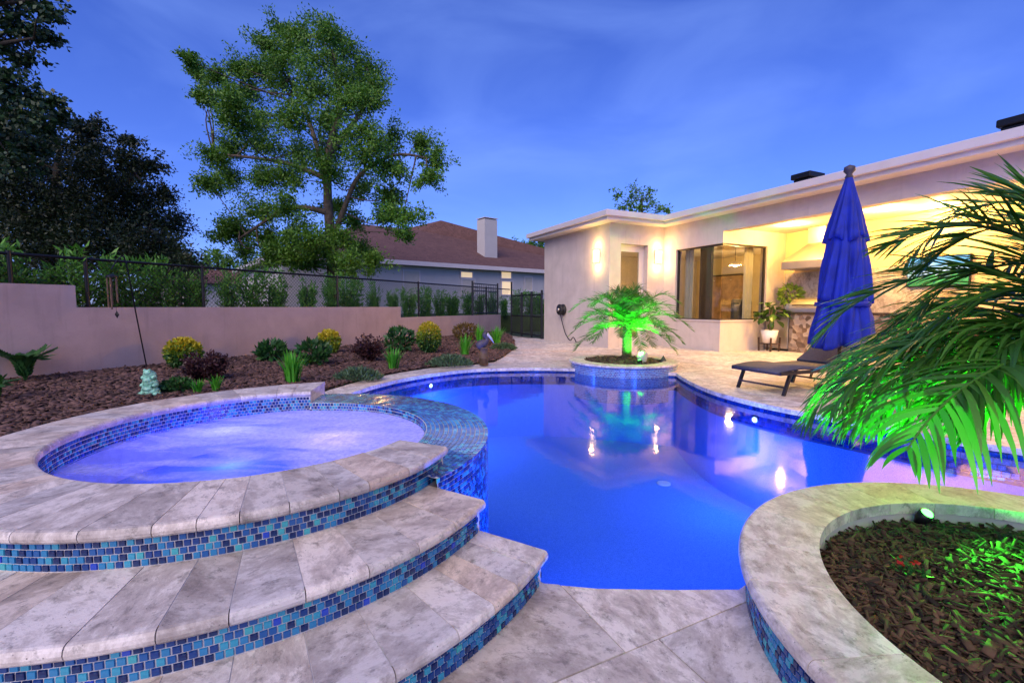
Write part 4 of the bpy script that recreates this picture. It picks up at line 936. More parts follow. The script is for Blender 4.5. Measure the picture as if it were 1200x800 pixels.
# ---- loungers and parasol
def lounger(x, y, rz, label):
    rt = empty('sun_lounger', (x, y, 0), rz, label, 'sun lounger', 'grey sun loungers by the pool')
    z = .30
    hb('frame', 'dark_metal', [(0, 1.35, -.36, -.32, z - .04, z), (0, 1.35, .32, .36, z - .04, z), (0, .04, -.32, .32, z - .04, z)], rt)
    n_ = 16; V = []
    for i in range(n_ + 1):
        f = i / n_; zz = z + .012 + .035 * math.sin(min(f * 1.6, 1) * math.pi); V += [(1.3 * f - .02, -.34, zz), (1.3 * f - .02, .34, zz), (1.3 * f - .02, -.34, zz - .035), (1.3 * f - .02, .34, zz - .035)]
    fs = [q_ for i in range(n_) for q_ in ((4 * i, 4 * i + 4, 4 * i + 5, 4 * i + 1), (4 * i + 2, 4 * i + 3, 4 * i + 7, 4 * i + 6), (4 * i, 4 * i + 2, 4 * i + 6, 4 * i + 4), (4 * i + 1, 4 * i + 5, 4 * i + 7, 4 * i + 3))] + [(0, 1, 3, 2)]
    MB().addvf(V, fs).build('seat', 'lounger_mesh', rt, True, world=False)
    p, q_ = (1.27, 0, z + .02), (1.92, 0, z + .36); mb = MB(); mb.bar(p, q_, .68, .035); mb.build('backrest', 'lounger_mesh', rt, world=False, bevel=.01)
    MB().bar((1.7, .28, z + .22), (1.5, .28, .04), .025).bar((1.7, -.28, z + .22), (1.5, -.28, .04), .025).build('back_support', 'dark_metal', rt, world=False)
    for fx, fy in ((.16, -.33), (.16, .33), (1.25, -.33), (1.25, .33)):
        MB().bar((fx + .05, fy, z - .03), (fx - .06, fy, 0), .035).build('leg', 'dark_metal', rt, world=False)
    for fx in (.13, 1.22): MB().bar((fx, -.33, .1), (fx, .33, .1), .022).build('stretcher', 'dark_metal', rt, world=False)
lounger(3.12, 5.80, R(23), 'grey mesh sun lounger with raised back beside the pool, nearer the potted fig')
lounger(3.86, 4.52, R(26), 'grey mesh sun lounger half hidden behind the palm fronds')
ub = (4.28, 5.92, 0); rt = empty('parasol', ub, 0, 'closed dark blue three tiered parasol standing between the sun loungers', 'parasol')
MB().lathe([(.26, 0), (.26, .05), (.08, .08), (.04, .12), (.04, .34), (.03, .35)], n=24).build('base', 'dark_metal', rt, True, world=False)
MB().lathe([(.022, .1), (.022, 2.74)], n=12).build('pole', 'wood_dark', rt, True, world=False)
MB().lathe([(.02, 2.70), (.05, 2.73), (.03, 2.77), (.065, 2.81), (.06, 2.86), (0, 2.89)], n=16).build('finial', 'statue_dark', rt, True, world=False)
def tier(z0, z1, r0, r1, ph, amp):
    pr = []; k = 12
    for i in range(k + 1):
        f = i / k; pr.append((r1 + (r0 - r1) * (1 - (1 - f)) ** .9, z1 + (z0 - z1) * f))
    pr.append((r0 * .8, z0 - .012)); pr.append((r0 * .7, z0 + .04))
    fn = lambda t_, i: 1 + amp * min(1, i / 6) * (abs(math.sin(4.5 * t_ + ph + .5 * math.sin(t_ * 3 + i * .25))) * 1.7 - 1 + .4 * math.sin(17 * t_ + ph * 2 + i * .3) + .4 * math.sin(3 * t_ + ph + i * .12))
    m_ = MB(); m_.lathe(pr, n=112, rfun=fn)
    m_.v = [(x, y, z + .035 * math.sin(4 * math.atan2(y, x) + ph) * max(0, (z1 - z) / (z1 - z0)) ** 2) for x, y, z in m_.v]
    m_.f = m_.f[:112 * (len(pr) - 1)]; m_.build('canopy_tier', 'canvas_blue', rt, True, world=False)
tier(1.95, 2.76, .215, .03, .3, .17); tier(1.17, 2.04, .27, .185, 1.9, .18); tier(.58, 1.28, .315, .25, 3.1, .18)
MB().lathe([(.30, 1.10), (.305, 1.14), (.30, 1.16)], n=40).build('tie_strap', 'canvas_blue', rt, True, world=False)

# ------------------------------------------------------------------ retaining wall, fence, gate
def wpt(s_, z, off=0): p = WA + wd * s_ + wn * off; return (p[0], p[1], z)
def s_at(px, off=0):                        # run along the wall line under a photo column
    k = (px - 600) / F; o = WA + wn * off; return float((k * o[1] - o[0]) / (wd[0] - k * wd[1]))
S0, S1, S2, S3 = -9, s_at(90), s_at(469.5), float(np.linalg.norm(WB - WA))
mb = MB(); pr = [(S0, -.1), (S0, 1.39), (S1, 1.39), (S1, 1.075), (S2, 1.075), (S2, .775), (S3, .775), (S3, -.1)]; k = len(pr)
mb.addvf([wpt(s_, z, 0) for s_, z in pr] + [wpt(s_, z, .2) for s_, z in pr], [(0, 1, 2, 3, 4, 5, 6, 7)[::-1], tuple(range(8, 16))] + [(i, (i + 1) % k, (i + 1) % k + k, i + k)[::-1] for i in range(k)])
rw = tag(mb.build('retaining_wall', 'stucco_mauve', bevel=.012), 'stepped mauve stucco retaining wall behind the mulch bed', 'wall')
FO = .28; fe = empty('chain_link_fence', wpt(0, .7, FO), 0, 'black chain link fence running along the top of the retaining wall', 'fence')
FT = 1.81; SE = s_at(600, FO) - .2
posts = [s_at(x, FO) for x in (17, 105, 240, 491, 570)] + [-4.5, -7.5]; posts.insert(4, (posts[2] + posts[3]) / 2)
for s_ in posts: MB().tube([wpt(s_, .6, FO), wpt(s_, FT + .04, FO)], .026, 10).build('post', 'black_metal', fe)
MB().tube([wpt(-9, FT, FO), wpt(SE, FT, FO)], .021, 8).build('top_rail', 'black_metal', fe)
mb = MB(); zb, pit = .72, .075; hgt = FT - zb; s_ = -3.0
while s_ < SE - .1:
    for sg in (1, -1):
        a_, b_ = s_, s_ + sg * hgt
        if b_ > SE or b_ < -3.2: continue
        mb.tube([wpt(a_, zb, FO + .004 * sg), wpt(b_, FT, FO + .004 * sg)], .0032, 3, False)
    s_ += pit
mb.build('chain_link_mesh', 'black_metal', fe, kind='stuff')
G0, G1 = np.array([-.02, 17.75]), np.array([1.03, 15.35]); gl = float(np.linalg.norm(G1 - G0)); gd = (G1 - G0) / gl
ga = empty('metal_gate', (G0[0], G0[1], 0), 0, 'black metal picket gate between the retaining wall and the house', 'gate')
gp = lambda s_, z: (G0[0] + gd[0] * s_, G0[1] + gd[1] * s_, z)
for s_, h_ in ((.0, 2.05), (gl * .36, 1.62), (gl * .68, 1.62), (gl - .06, 1.65)): MB().bar(gp(s_, 0), gp(s_, h_), .07).build('post', 'black_metal', ga)
for z in (.10, .75, 1.5): MB().bar(gp(.02, z), gp(gl - .06, z), .04, .04).build('rail', 'black_metal', ga)
for i in range(24): MB().bar(gp(.08 + i * (gl - .16) / 23, .1), gp(.08 + i * (gl - .16) / 23, 1.56), .016).build('picket', 'black_metal', ga)
pa = empty('picket_panel', wpt(S3 - 1.9, .775, .1), 0, 'short black picket panel standing on the low end of the retaining wall', 'fence')
for s_ in (S3 - 1.9, S3 - .05): MB().bar(wpt(s_, .776, .1), wpt(s_, 2.0, .1), .06).build('post', 'black_metal', pa)
for z in (.86, 1.66, 1.92): MB().bar(wpt(S3 - 1.9, z, .1), wpt(S3 - .05, z, .1), .035).build('rail', 'black_metal', pa)
for i in range(14): MB().bar(wpt(S3 - 1.8 + i * .13, .86, .1), wpt(S3 - 1.8 + i * .13, 1.92, .1), .016).build('picket', 'black_metal', pa)

# hedge plants behind the fence
def upright_variant(k):
    C_ = []; D_ = []
    for j in range(11):
        a_ = rng.uniform(0, 6.28); r_ = rng.uniform(.03, .17); x, y = math.cos(a_) * r_, math.sin(a_) * r_; top = rng.uniform(.55, 1.0)
        n_ = 150; f = rng.uniform(0, 1, n_); p = np.stack([x * (1 + f * 1.0) + rng.normal(0, .055, n_), y * (1 + f) + rng.normal(0, .055, n_), f * top], 1)
        C_.append(p); D_.append(np.stack([np.cos(a_) * np.ones(n_) * .4, np.sin(a_) * np.ones(n_) * .4, np.ones(n_) * .9], 1))
    C_ = np.concatenate(C_); D_ = np.concatenate(D_); return leaves(C_, .11, .26, D_ * .9)
hv = []
for k in range(4):
    V_ = upright_variant(k); hv.append(V_)
hm = []
HG = 'upright hedge plants behind the fence'
def hedge(px, py_top, wpx, off=.75, i=0):
    lb = 'wide dense hedge plant behind the fence above the tall end of the retaining wall' if px < 100 else 'bushy hedge plant behind the wind chime and the chain link fence' if px < 200 else 'upright hedge plant behind the fence above the middle height of the wall' if px < 465 else 'slim upright hedge plant behind the fence above the lowest stretch of wall' if px < 600 else 'upright hedge plant beyond the black metal gate'
    s_ = s_at(px, off); p = WA + wd * s_ + wn * off; Y = p[1]; top = at(px, py_top, Y)[2]; wdt = wpx / F * Y; z0 = .70
    rt = empty('hedge_plant', (p[0], p[1], z0), random.uniform(0, 6), lb, 'hedge plant', HG)
    k = i % 4
    if len(hm) <= k:
        hm.append(quads('foliage', hv[k], 'hedge_leaf').data); o = bpy.data.objects['foliage'] if False else None
        for ob in list(COL.objects):
            if ob.data is hm[-1]: bpy.data.objects.remove(ob)
    o = bpy.data.objects.new('foliage', hm[k]); COL.objects.link(o); o.parent = rt; o.scale = (wdt / .6, wdt / .6, (top - z0))
    MB().tube([(0, 0, 0), (.02, .01, (top - z0) * .7)], .016, 5).build('stem', 'dark_bark', rt, world=False)
for i, (px, top, wp) in enumerate([(-40, 285, 60), (5, 285, 60), (45, 290, 60), (95, 292, 55), (150, 300, 55), (190, 302, 36), (225, 307, 34), (268, 312, 22), (298, 316, 26), (324, 316, 26), (361, 319, 20), (389, 320, 20), (413, 325, 24), (438, 330, 14), (460, 334, 15), (480, 338, 18), (499, 335, 17), (516, 340, 14), (531, 338, 17), (549, 341, 14), (563, 344, 13), (577, 342, 14), (592, 345, 13), (606, 340, 16), (622, 341, 18), (637, 343, 18)]):
    hedge(px, top, wp, i=i)

# ------------------------------------------------------------------ planting in the mulch bed
def base_at(px, py):
    h_ = .05
    for _ in range(6): x, y = P(px, py, h_); h_ = bed_z(x, y)
    return x, y, h_
def pxm(y): return y / F
def shrub(px, py, wpx, hpx, mats, n_, size, label, nm, asp=.5, up=.5):
    x, y, z = base_at(px, py); w_ = wpx * pxm(y) / 2; h_ = hpx * pxm(y)
    rt = empty(nm, (x, y, z), 0, label, 'shrub'); c = (x, y, z + h_ * .52); C_, d_ = blob(c, (w_, w_, h_ * .5), n_, .55)
    if len(mats) > 1:
        f = (C_[:, 2] - z) / h_ + rng.normal(0, .12, n_); cuts = [.62] if len(mats) == 2 else [.45, .72]
        for i, m_ in enumerate(mats):
            lo = cuts[i - 1] if i else -9; hi = cuts[i] if i < len(cuts) else 9; k = (f >= lo) & (f < hi); quads('foliage', leaves(C_[k], size, asp, d_[k] * .9 + np.array([0, 0, up])), m_, rt)
    else: quads('foliage', leaves(C_, size, asp, d_ * .9 + np.array([0, 0, up])), mats[0], rt)
    mb = MB()
    for i in range(5): a_ = i * 1.3; mb.tube([(x, y, z - .02), (x + math.cos(a_) * w_ * .5, y + math.sin(a_) * w_ * .5, z + h_ * .6)], [.012, .005], 5)
    mb.build('stem', 'dark_bark', rt)
def twiggy(px, py, wpx, hpx, mat, label, nm, n_=26):
    x, y, z = base_at(px, py); w_ = wpx * pxm(y) / 2; h_ = hpx * pxm(y); rt = empty(nm, (x, y, z), 0, label, 'shrub'); mb = MB(); Q = []
    for i in range(n_):
        a_ = rng.uniform(0, 6.28); r_ = math.sqrt(rng.uniform(0, 1)) * w_; zz = h_ * rng.uniform(.45, 1.0) * (1 - .35 * (r_ / w_)); e_ = np.array([x + math.cos(a_) * r_, y + math.sin(a_) * r_, z + zz])
        pth = spline([(x, y, z - .01), ((x + e_[0]) / 2, (y + e_[1]) / 2, z + zz * .6), e_], 6); mb.tube(pth, .004, 4, False)
        c = np.array(pth[2:]); c = np.repeat(c, 7, 0) + rng.normal(0, .025, (len(c) * 7, 3)); Q.append(leaves(c, .055, .5, np.array([math.cos(a_), math.sin(a_), .6]) * .6))
    mb.build('stem', 'dark_bark', rt); quads('foliage', np.concatenate(Q), mat, rt)
def blades(px, py, wpx, hpx, mat, label, nm, n_=46, wid=.028):
    x, y, z = base_at(px, py); w_ = wpx * pxm(y) / 2; h_ = hpx * pxm(y); rt = empty(nm, (x, y, z), 0, label, 'plant'); m_ = MB()
    for i in range(n_):
        a_ = rng.uniform(0, 6.28); f = rng.uniform(0, 1); ln = h_ * rng.uniform(.65, 1.08); o = np.array([math.cos(a_), math.sin(a_), 0]); c = np.array([x, y, z]) + o * w_ * .35 * rng.uniform(0, 1)
        s_ = np.array([-o[1], o[0], 0]); V = []
        for k in range(5):
            t_ = k / 4; p = c + np.array([0, 0, 1]) * ln * t_ * (1 - .18 * f * t_) + o * w_ * .9 * f * t_ ** 1.8; ww = wid * .5 * (1 - t_ ** 2.2) * (.7 + .6 * t_) + .001; V += [p - s_ * ww, p + s_ * ww]
        m_.addvf(V, [(2 * k, 2 * k + 1, 2 * k + 3, 2 * k + 2) for k in range(4)])
    m_.build('blade_clump', mat, rt)
def cover(px, py, wpx, hpx, label):
    x, y, z = base_at(px, py); w_ = wpx * pxm(y) / 2; h_ = hpx * pxm(y); rt = empty('ground_cover', (x, y, z), 0, label, 'plant'); n_ = 1100
    a_ = rng.uniform(0, 6.28, n_); r_ = np.sqrt(rng.uniform(0, 1, n_)); C_ = np.stack([x + np.cos(a_) * r_ * w_, y + np.sin(a_) * r_ * w_ * .8, z + h_ * .7 * (1 - r_ ** 2) * rng.uniform(.3, 1, n_)], 1)
    quads('foliage', leaves(C_, .075, .25, np.stack([np.cos(a_), np.sin(a_), np.ones(n_) * 1.4], 1) * .9), 'cover_leaf', rt)
def rosette(px, py, wpx, hpx, label, n_=9, nm='leafy_plant'):
    x, y, z = base_at(px, py); w_ = wpx * pxm(y) / 2; h_ = hpx * pxm(y); rt = empty(nm, (x, y, z), 0, label, 'plant')
    for i in range(n_):
        a_ = i * 2.4; f = rng.uniform(.45, 1); o = np.array([math.cos(a_), math.sin(a_), 0]); p0 = np.array([x, y, z]); p1 = p0 + o * w_ * .35 * f + np.array([0, 0, h_ * .65]); p2 = p0 + o * w_ * f + np.array([0, 0, h_ * rng.uniform(.6, 1)])
        c = np.array(spline([p0, p1, p2], 7)); m_ = MB(); m_.tube(c, .006, 4, False); k0 = 2
        for k in range(k0, len(c)):
            t_ = unit(c[min(k + 1, len(c) - 1)] - c[k - 1])
            for sg in (-1, 1):
                s_ = unit(np.cross(t_, [0, 0, 1.])) * sg; d = unit(s_ + t_ * .7 + np.array([0, 0, .25])); L_ = .11 * w_ / .35; wv = np.cross(d, unit(np.cross(d, t_))) * L_ * .22; b_ = c[k]
                m_.addvf([b_, b_ + d * L_ * .5 + wv, b_ + d * L_, b_ + d * L_ * .5 - wv], [(0, 1, 2, 3)])
        m_.build('frond', 'deep_leaf', rt)
rosette(30, 447, 62, 38, 'dark green cycad with thick leaflets against the retaining wall', 13, 'cycad'); rosette(-4, 470, 40, 30, 'dark low cycad at the edge of the mulch beside the spa', 9, 'cycad')
rosette(4, 395, 34, 40, 'dark leafy plant rising beside the tall end of the retaining wall', 8, 'cycad')
shrub(216, 432, 36, 35, ['deep_leaf', 'lime_leaf', 'yellow_leaf'], 2600, .06, 'clipped round yellow topped shrub beside a burgundy bush', 'round_shrub')
twiggy(243, 446, 44, 38, 'burgundy_leaf', 'dark burgundy bush beside the clipped yellow shrub', 'burgundy_bush', 60)
shrub(208, 459, 30, 14, ['deep_leaf'], 500, .06, 'low dark green bushy plant in front of the burgundy bush', 'low_shrub')
blades(232, 460, 26, 17, 'blade_leaf', 'small bright green bladed plant in front of the burgundy bush', 'bladed_plant', 34, .02); blades(254, 459, 22, 22, 'blade_leaf', 'bright green bladed plant at the spa rim below the burgundy bush', 'bladed_plant', 40, .02)
shrub(319, 423, 32, 20, ['deep_leaf'], 330, .13, 'low dark green leafy plant standing alone on the mulch', 'leafy_plant', .5, .7); shrub(367, 428, 34, 26, ['deep_leaf'], 330, .13, 'dark green leafy plant behind the tall bladed clump', 'leafy_plant', .5, .7)
blades(343, 449, 48, 40, 'blade_leaf', 'large clump of broad upright green blades at the spa rim', 'bladed_plant', 60, .035)
shrub(386, 414, 25, 27, ['lime_leaf', 'yellow_leaf'], 2000, .06, 'clipped square yellow green shrub near the middle of the bed', 'round_shrub')
twiggy(431, 424, 38, 36, 'burgundy_leaf', 'open burgundy bush between two dark leafy plants', 'burgundy_bush', 34)
shrub(468, 412, 34, 26, ['deep_leaf'], 330, .13, 'dark glossy leafy plant beside the open burgundy bush', 'leafy_plant', .5, .7)
blades(461, 433, 34, 28, 'blade_leaf', 'compact clump of bright green blades in the middle of the bed', 'bladed_plant', 60, .03)
cover(420, 444, 54, 18, 'grey green spreading mat nearest the spillway'); cover(527, 428, 52, 17, 'grey green spreading mat beside the pelican statue')
shrub(503, 414, 28, 36, ['deep_leaf', 'lime_leaf', 'yellow_leaf'], 2600, .06, 'tall clipped shrub with a yellow top and green base', 'round_shrub')
shrub(546, 399, 30, 20, ['bronze_leaf'], 900, .08, 'bronze red bushy shrub near the low end of the wall', 'bronze_shrub')
blades(545, 416, 28, 25, 'blade_leaf', 'bright green bladed clump left of the pelican post', 'bladed_plant', 50, .03); blades(562, 405, 22, 26, 'blade_leaf', 'bright green blades behind the pelican statue', 'bladed_plant', 44, .035)
blades(582, 403, 28, 24, 'blade_leaf', 'light green bladed clump at the far end of the bed', 'bladed_plant', 50, .035); cover(590, 409, 30, 9, 'small grey green mat at the curved tip of the bed')

# pelican on a post
x, y, z = base_at(567, 427.5); k = pxm(y); rt = empty('pelican_statue', (x, y, z), 0, 'dark pelican statue perched on a banded wooden post by the pool', 'statue')
MB().lathe([(.085, 0), (.085, .11), (.093, .12), (.093, .14), (.082, .15), (.08, .30), (.088, .31), (.088, .325), (.06, .33)], (x, y, z), 20).build('post', 'statue_wood', rt, True)
mb = MB(); mb.tube(spline([(x - .13, y, z + .33), (x - .08, y, z + .36), (x - .01, y, z + .40), (x + .05, y, z + .45), (x + .055, y, z + .50), (x + .02, y, z + .545), (x + .035, y, z + .585), (x + .06, y, z + .575)], 5), [.02, .05, .07, .08, .085, .088, .09, .09, .088, .085, .08, .075, .07, .062, .055, .05, .046, .043, .04, .04, .04, .04, .042, .044, .046, .048, .048, .048, .047, .046, .045, .044, .042, .04, .036, .03][:36], 10)
mb.build('bird', 'statue_dark', rt, True)
MB().tube([(x + .06, y, z + .58), (x + .13, y, z + .50), (x + .19, y, z + .40)], [.03, .022, .006], 8).build('beak', 'statue_pale', rt, True)
# stacked frogs
x, y, z = base_at(177, 463); k = pxm(y); rt = empty('frog_statue', (x, y, z), 0, 'turquoise glazed statue of three stacked frogs on the mulch', 'statue')
for i in range(3):
    s_ = (1.15, .95, .8)[i] * k * 9; zc = z + k * (5, 15, 24)[i]; mb = MB()
    mb.ball((x, y, zc), (s_, s_ * .8, k * 6), 12, 8); mb.ball((x, y - s_ * .45, zc + k * 3.5), (s_ * .62, s_ * .5, k * 3.6), 10, 7)
    for sg in (-1, 1):
        mb.ball((x + sg * s_ * .38, y - s_ * .5, zc + k * 6.3), k * 1.7, 8, 6); mb.ball((x + sg * s_ * .85, y - s_ * .2, zc - k * 2.5), (s_ * .35, s_ * .5, k * 2.6), 8, 6)
    mb.build('frog', 'frog_glaze', rt, True)
# leaning pole with wind chime
b = np.array(base_at(172, 430)); wy = lambda px: wpt(s_at(px), 0)[1] - .3; b[:2] = b[:2]; tp = at(147, 306, wy(147)); rt = empty('garden_hook', tuple(b), 0, 'thin black leaning garden hook rising from the mulch', 'garden hook')
hk = at(131, 322, wy(131)); MB().tube(spline([b, (b + tp) / 2, tp, (tp + hk) / 2 + np.array([0, 0, .12]), hk + np.array([0, 0, .08])], 6), .009, 6).build('rod', 'black_metal', rt)
rt = empty('wind_chime', tuple(hk), 0, 'wind chime with hanging metal tubes and a dark diamond pendant', 'wind chime'); k = pxm(hk[1])
MB().lathe([(k * 6, 0), (k * 6, k * 2), (0, k * 4)], (hk[0], hk[1], hk[2] - k * 3), 16).build('cap', 'black_metal', rt)
for i in range(5): a_ = i * 1.257; MB().tube([(hk[0] + math.cos(a_) * k * 4.5, hk[1] + math.sin(a_) * k * 4.5, hk[2] - k * 3), (hk[0] + math.cos(a_) * k * 4.5, hk[1] + math.sin(a_) * k * 4.5, hk[2] - k * (30 + 2.5 * i))], k * .8, 6).build('chime_tube', 'copper', rt)
c = np.array(hk) - np.array([-k * 3, 0, k * 46]); MB().addvf([c + np.array(v_) * k for v_ in ((0, 0, 4.5), (2.8, 0, 0), (0, 0, -4.5), (-2.8, 0, 0), (0, .6, 0), (0, -.6, 0))], [(0, 1, 4), (1, 2, 4), (2, 3, 4), (3, 0, 4), (1, 0, 5), (2, 1, 5), (3, 2, 5), (0, 3, 5)]).build('pendant', 'black_metal', rt)
MB().tube([hk, c], .002, 4).build('cord', 'black_metal', rt)
# small red flower in the near mulch
x, y = P(1065, 672, .11); rt = empty('red_flower', (x, y, .11), 0, 'tiny red flowering seedling in the mulch planter', 'flower')
C_, d_ = blob((x, y, .13), (.05, .05, .02), 40); quads('leaf', leaves(C_, .03, .5, np.array([0, 0, .5])), 'deep_leaf', rt)
for dx, dy in ((-.03, 0), (.03, .01), (0, .05)):
    C_ = np.repeat(np.array([[x + dx, y + dy, .145]]), 5, 0); quads('petal', leaves(C_, .016, .8, np.array([0, 0, .6])), 'red_petal', rt)

# ------------------------------------------------------------------ neighbour's house
nb0, nb1 = at(330, 300, 21.5)[:2], at(690, 320, 34.5)[:2]; nd = (nb1 - nb0) / np.linalg.norm(nb1 - nb0); na_ = math.atan2(nd[1], nd[0]); NL = float(np.linalg.norm(nb1 - nb0)) + 6
nh = empty('neighbour_house', (nb0[0], nb0[1], .70), na_, 'neighbouring white house with a brown shingle hip roof beyond the fence', 'house')
ez = at(444, 308, 24.5)[2] - .7
hb('wall', 'stucco_grey', [(0, NL, 0, .25, 0, ez), (0, .25, .25, 12, 0, ez), (NL - .25, NL, .25, 12, 0, ez)], nh)
hb('fascia', 'trim_white', [(-.5, NL + .5, -.55, -.45, ez - .08, ez + .16), (-.5, -.4, -.45, 12.5, ez - .08, ez + .16)], nh); hb('soffit', 'soffit', [(-.4, NL + .5, -.45, 12, ez - .02, ez + .02)], nh)
def cam_local(p): v_ = np.array(p) - np.array([nb0[0], nb0[1], .7]); return (v_[0] * nd[0] + v_[1] * nd[1], -v_[0] * nd[1] + v_[1] * nd[0], v_[2])
def on_wall(px):                            # run along the neighbour's wall under a photo column
    kk = (px - 600) / F; return float((kk * nb0[1] - nb0[0]) / (nd[0] - kk * nd[1]))
xr = on_wall(525) + 3.0; rz = 3.9
MB().addvf([(-.5, -.55, ez + .16), (NL + .5, -.55, ez + .16), (NL + .5, 12.5, ez + .16), (-.5, 12.5, ez + .16), (6, 6, ez + rz - .9), (xr - 1.6, 6, ez + rz - .9), (xr, 6, ez + rz), (NL - 2, 6, ez + 2.2)], [(0, 5, 4), (0, 1, 6, 5) if False else (0, 1, 5), (1, 6, 5), (1, 7, 6), (1, 2, 7), (2, 3, 7), (3, 6, 7), (3, 5, 6), (3, 4, 5), (3, 0, 4)]).build('roof', 'shingle', nh, world=False)
def chim():
    x = on_wall(588); y = 1.6; z0 = ez + .5; zt = at(566, 259, HO[1] * 0 + (nb0 + nd * x)[1] + 1.5)[2] - .7
    o = hb('chimney', 'stucco_grey', [(x - .5, x + .5, y - .45, y + .45, z0, zt)], nh); hb('chimney_cap', 'dark_metal', [(x - .42, x + .42, y - .35, y + .35, zt, zt + .06)], o); hb('cap_plate', 'trim_white', [(x - .54, x + .54, y - .5, y + .5, zt + .06, zt + .10)], o)
chim()
for px, wpx, y0, y1, lit in ((483, 15, 318, 352, 0), (547, 12, 319, 325, 1), (549, 13, 328, 345, 0), (593, 11, 319, 326, 1), (594, 12, 330, 345, 1), (619, 8, 325, 340, 0)):
    x = on_wall(px); Y = (nb0 + nd * x)[1]; zt, zb_ = at(px, y0, Y)[2] - .7, at(px, y1, Y)[2] - .7; ww = wpx / F * Y / max(.3, abs(nd[0] + 0)) * .5
    o = hb('window', 'trim_white', [(x - ww - .08, x + ww + .08, -.05, -.002, zb_ - .08, zb_), (x - ww - .08, x + ww + .08, -.05, -.002, zt, zt + .08), (x - ww - .08, x - ww, -.05, -.002, zb_, zt), (x + ww, x + ww + .08, -.05, -.002, zb_, zt)], nh)
    hb('pane', 'window_glow' if lit else 'curtain', [(x - ww, x + ww, -.02, -.002, zb_, zt)], o)

# ------------------------------------------------------------------ trees
def tree(name, label, px_list, Y, spread, base, limbs, mat, barkm, n_per, lsize, crad, trunk_r, asp=.45, grp=None, dr=.1):
    rt = empty(name, tuple(base), 0, label, 'tree', grp); rb = np.array(base); mb = MB(); ends = []
    for pth in limbs:
        p3 = [at(*q_) if isinstance(q_, tuple) else np.array(q_) for q_ in pth]; ends += [c for c in spline(p3, 5)]; kk = len(spline(p3, 5))
        first = pth is limbs[0]; r0 = trunk_r if first else trunk_r * .5
        mb.tube(spline(p3, 5), [r0 * (1 - .8 * i / kk) for i in range(kk)], 8)
    ends = np.array(ends); Q = []
    for px, py, rs in px_list:
        c = at(px, py, Y + random.uniform(-spread, spread)); j = int(np.argmin(((ends - c) ** 2).sum(1) + (ends[:, 2] > c[2]) * 1.5)); e_ = ends[j]
        mb.tube(spline([e_, (e_ + c) / 2 + rng.normal(0, .12, 3) - np.array([0, 0, .08]), c], 4), [trunk_r * .16, trunk_r * .13, trunk_r * .11, trunk_r * .1, trunk_r * .09, trunk_r * .07, trunk_r * .06, trunk_r * .05, trunk_r * .03], 4, False)
        R_ = crad * rs
        for _ in range(12):                                                # sprays of leaves on twigs
            d = unit(rng.normal(size=3)); tip = c + d * R_ * rng.uniform(.5, 1.75) * np.array([1.1, 1.1, .8]); n_ = int(n_per * rs / 12)
            f = rng.uniform(.15, 1, (n_, 1)); pt = c + (tip - c) * f + rng.normal(0, R_ * .22, (n_, 3)); Q.append(leaves(pt, lsize, asp, d * .6, dr)); mb.tube([c, tip], [.006, .003], 3, False)
    mb.build('trunk', barkm, rt, True); quads('crown', np.concatenate(Q), mat, rt)
z = lambda zx, zy: (200 + zx / 2.353, zy / 2.353)
oak = [(392 + (z(a_, b_)[0] - 392) * .95, 12 + z(a_, b_)[1] * .965, r_ * .9) for a_, b_, r_ in [(300, 60, .8), (350, 75, 1), (430, 60, .9), (480, 110, 1), (530, 165, 1), (565, 215, .9), (400, 130, 1.1), (300, 130, 1), (245, 95, .7), (240, 165, 1), (180, 165, .8), (110, 190, .7), (50, 160, .5), (100, 240, .7), (150, 260, .9), (200, 230, 1), (300, 220, 1.1), (400, 220, 1.2), (470, 200, 1.1), (500, 270, 1), (555, 270, .8), (160, 310, 1), (230, 320, 1.1), (330, 310, 1), (430, 320, 1.1), (530, 340, 1), (610, 370, .9), (690, 380, .8), (740, 425, .7), (720, 480, .6), (620, 450, .9), (560, 420, 1), (450, 400, 1.2), (350, 400, 1.1), (250, 390, 1.1), (150, 400, 1), (110, 420, .8), (85, 490, .7), (160, 480, 1), (250, 470, 1.1), (330, 480, 1), (430, 460, 1), (540, 510, .9), (610, 530, .8), (650, 590, .8), (660, 640, .6), (600, 590, .8), (310, 560, .8), (230, 580, .9), (170, 630, .9), (125, 640, .8), (250, 660, 1), (330, 630, .8), (390, 660, .7), (480, 650, 1), (530, 690, .9), (500, 610, .7), (190, 700, .9), (270, 700, .9), (560, 720, .7), (420, 690, .9), (380, 720, .7), (450, 560, .8), (500, 720, .8), (330, 700, .9), (60, 180, .5), (30, 145, .35), (60, 250, .4)]]
ob = at(390, 352, 16.0); ob[2] = .7
tree('oak_tree', 'tall spreading green tree behind the fence, in front of the neighbouring house', oak, 16, 2.2, ob, [[ob, (389, 300, 16), (384, 230, 16), (386, 175, 16), (398, 125, 16), (390, 60, 16)], [(390, 280, 16), (402, 248, 15.6), (422, 205, 15.2), (462, 182, 15), (500, 185, 15)], [(384, 225, 16), (365, 150, 16.4), (340, 95, 16.6)], [(386, 250, 16), (340, 244, 15.4), (280, 280, 15)], [(385, 210, 16), (330, 190, 16.8), (250, 180, 17)], [(386, 180, 16), (430, 120, 17), (430, 80, 17)]], 'oak_leaf', 'bark', 2300, .105, .70, .22)
dk_l = []
for px, py0 in [(-60, 150), (-30, 145), (0, 140), (30, 150), (60, 158), (90, 160), (115, 158), (140, 175), (160, 190), (180, 215), (195, 250)]:
    yy = py0 + 12
    while yy < 320: dk_l.append((px + random.uniform(-8, 8), yy, 1.0 if yy > py0 + 45 else .75)); yy += 27
dk_l += [(110, 150, .4), (95, 152, .4), (150, 165, .4), (175, 190, .45), (190, 225, .45), (205, 300, .6), (215, 310, .5)]
db = at(60, 340, 12.5); db[2] = .7
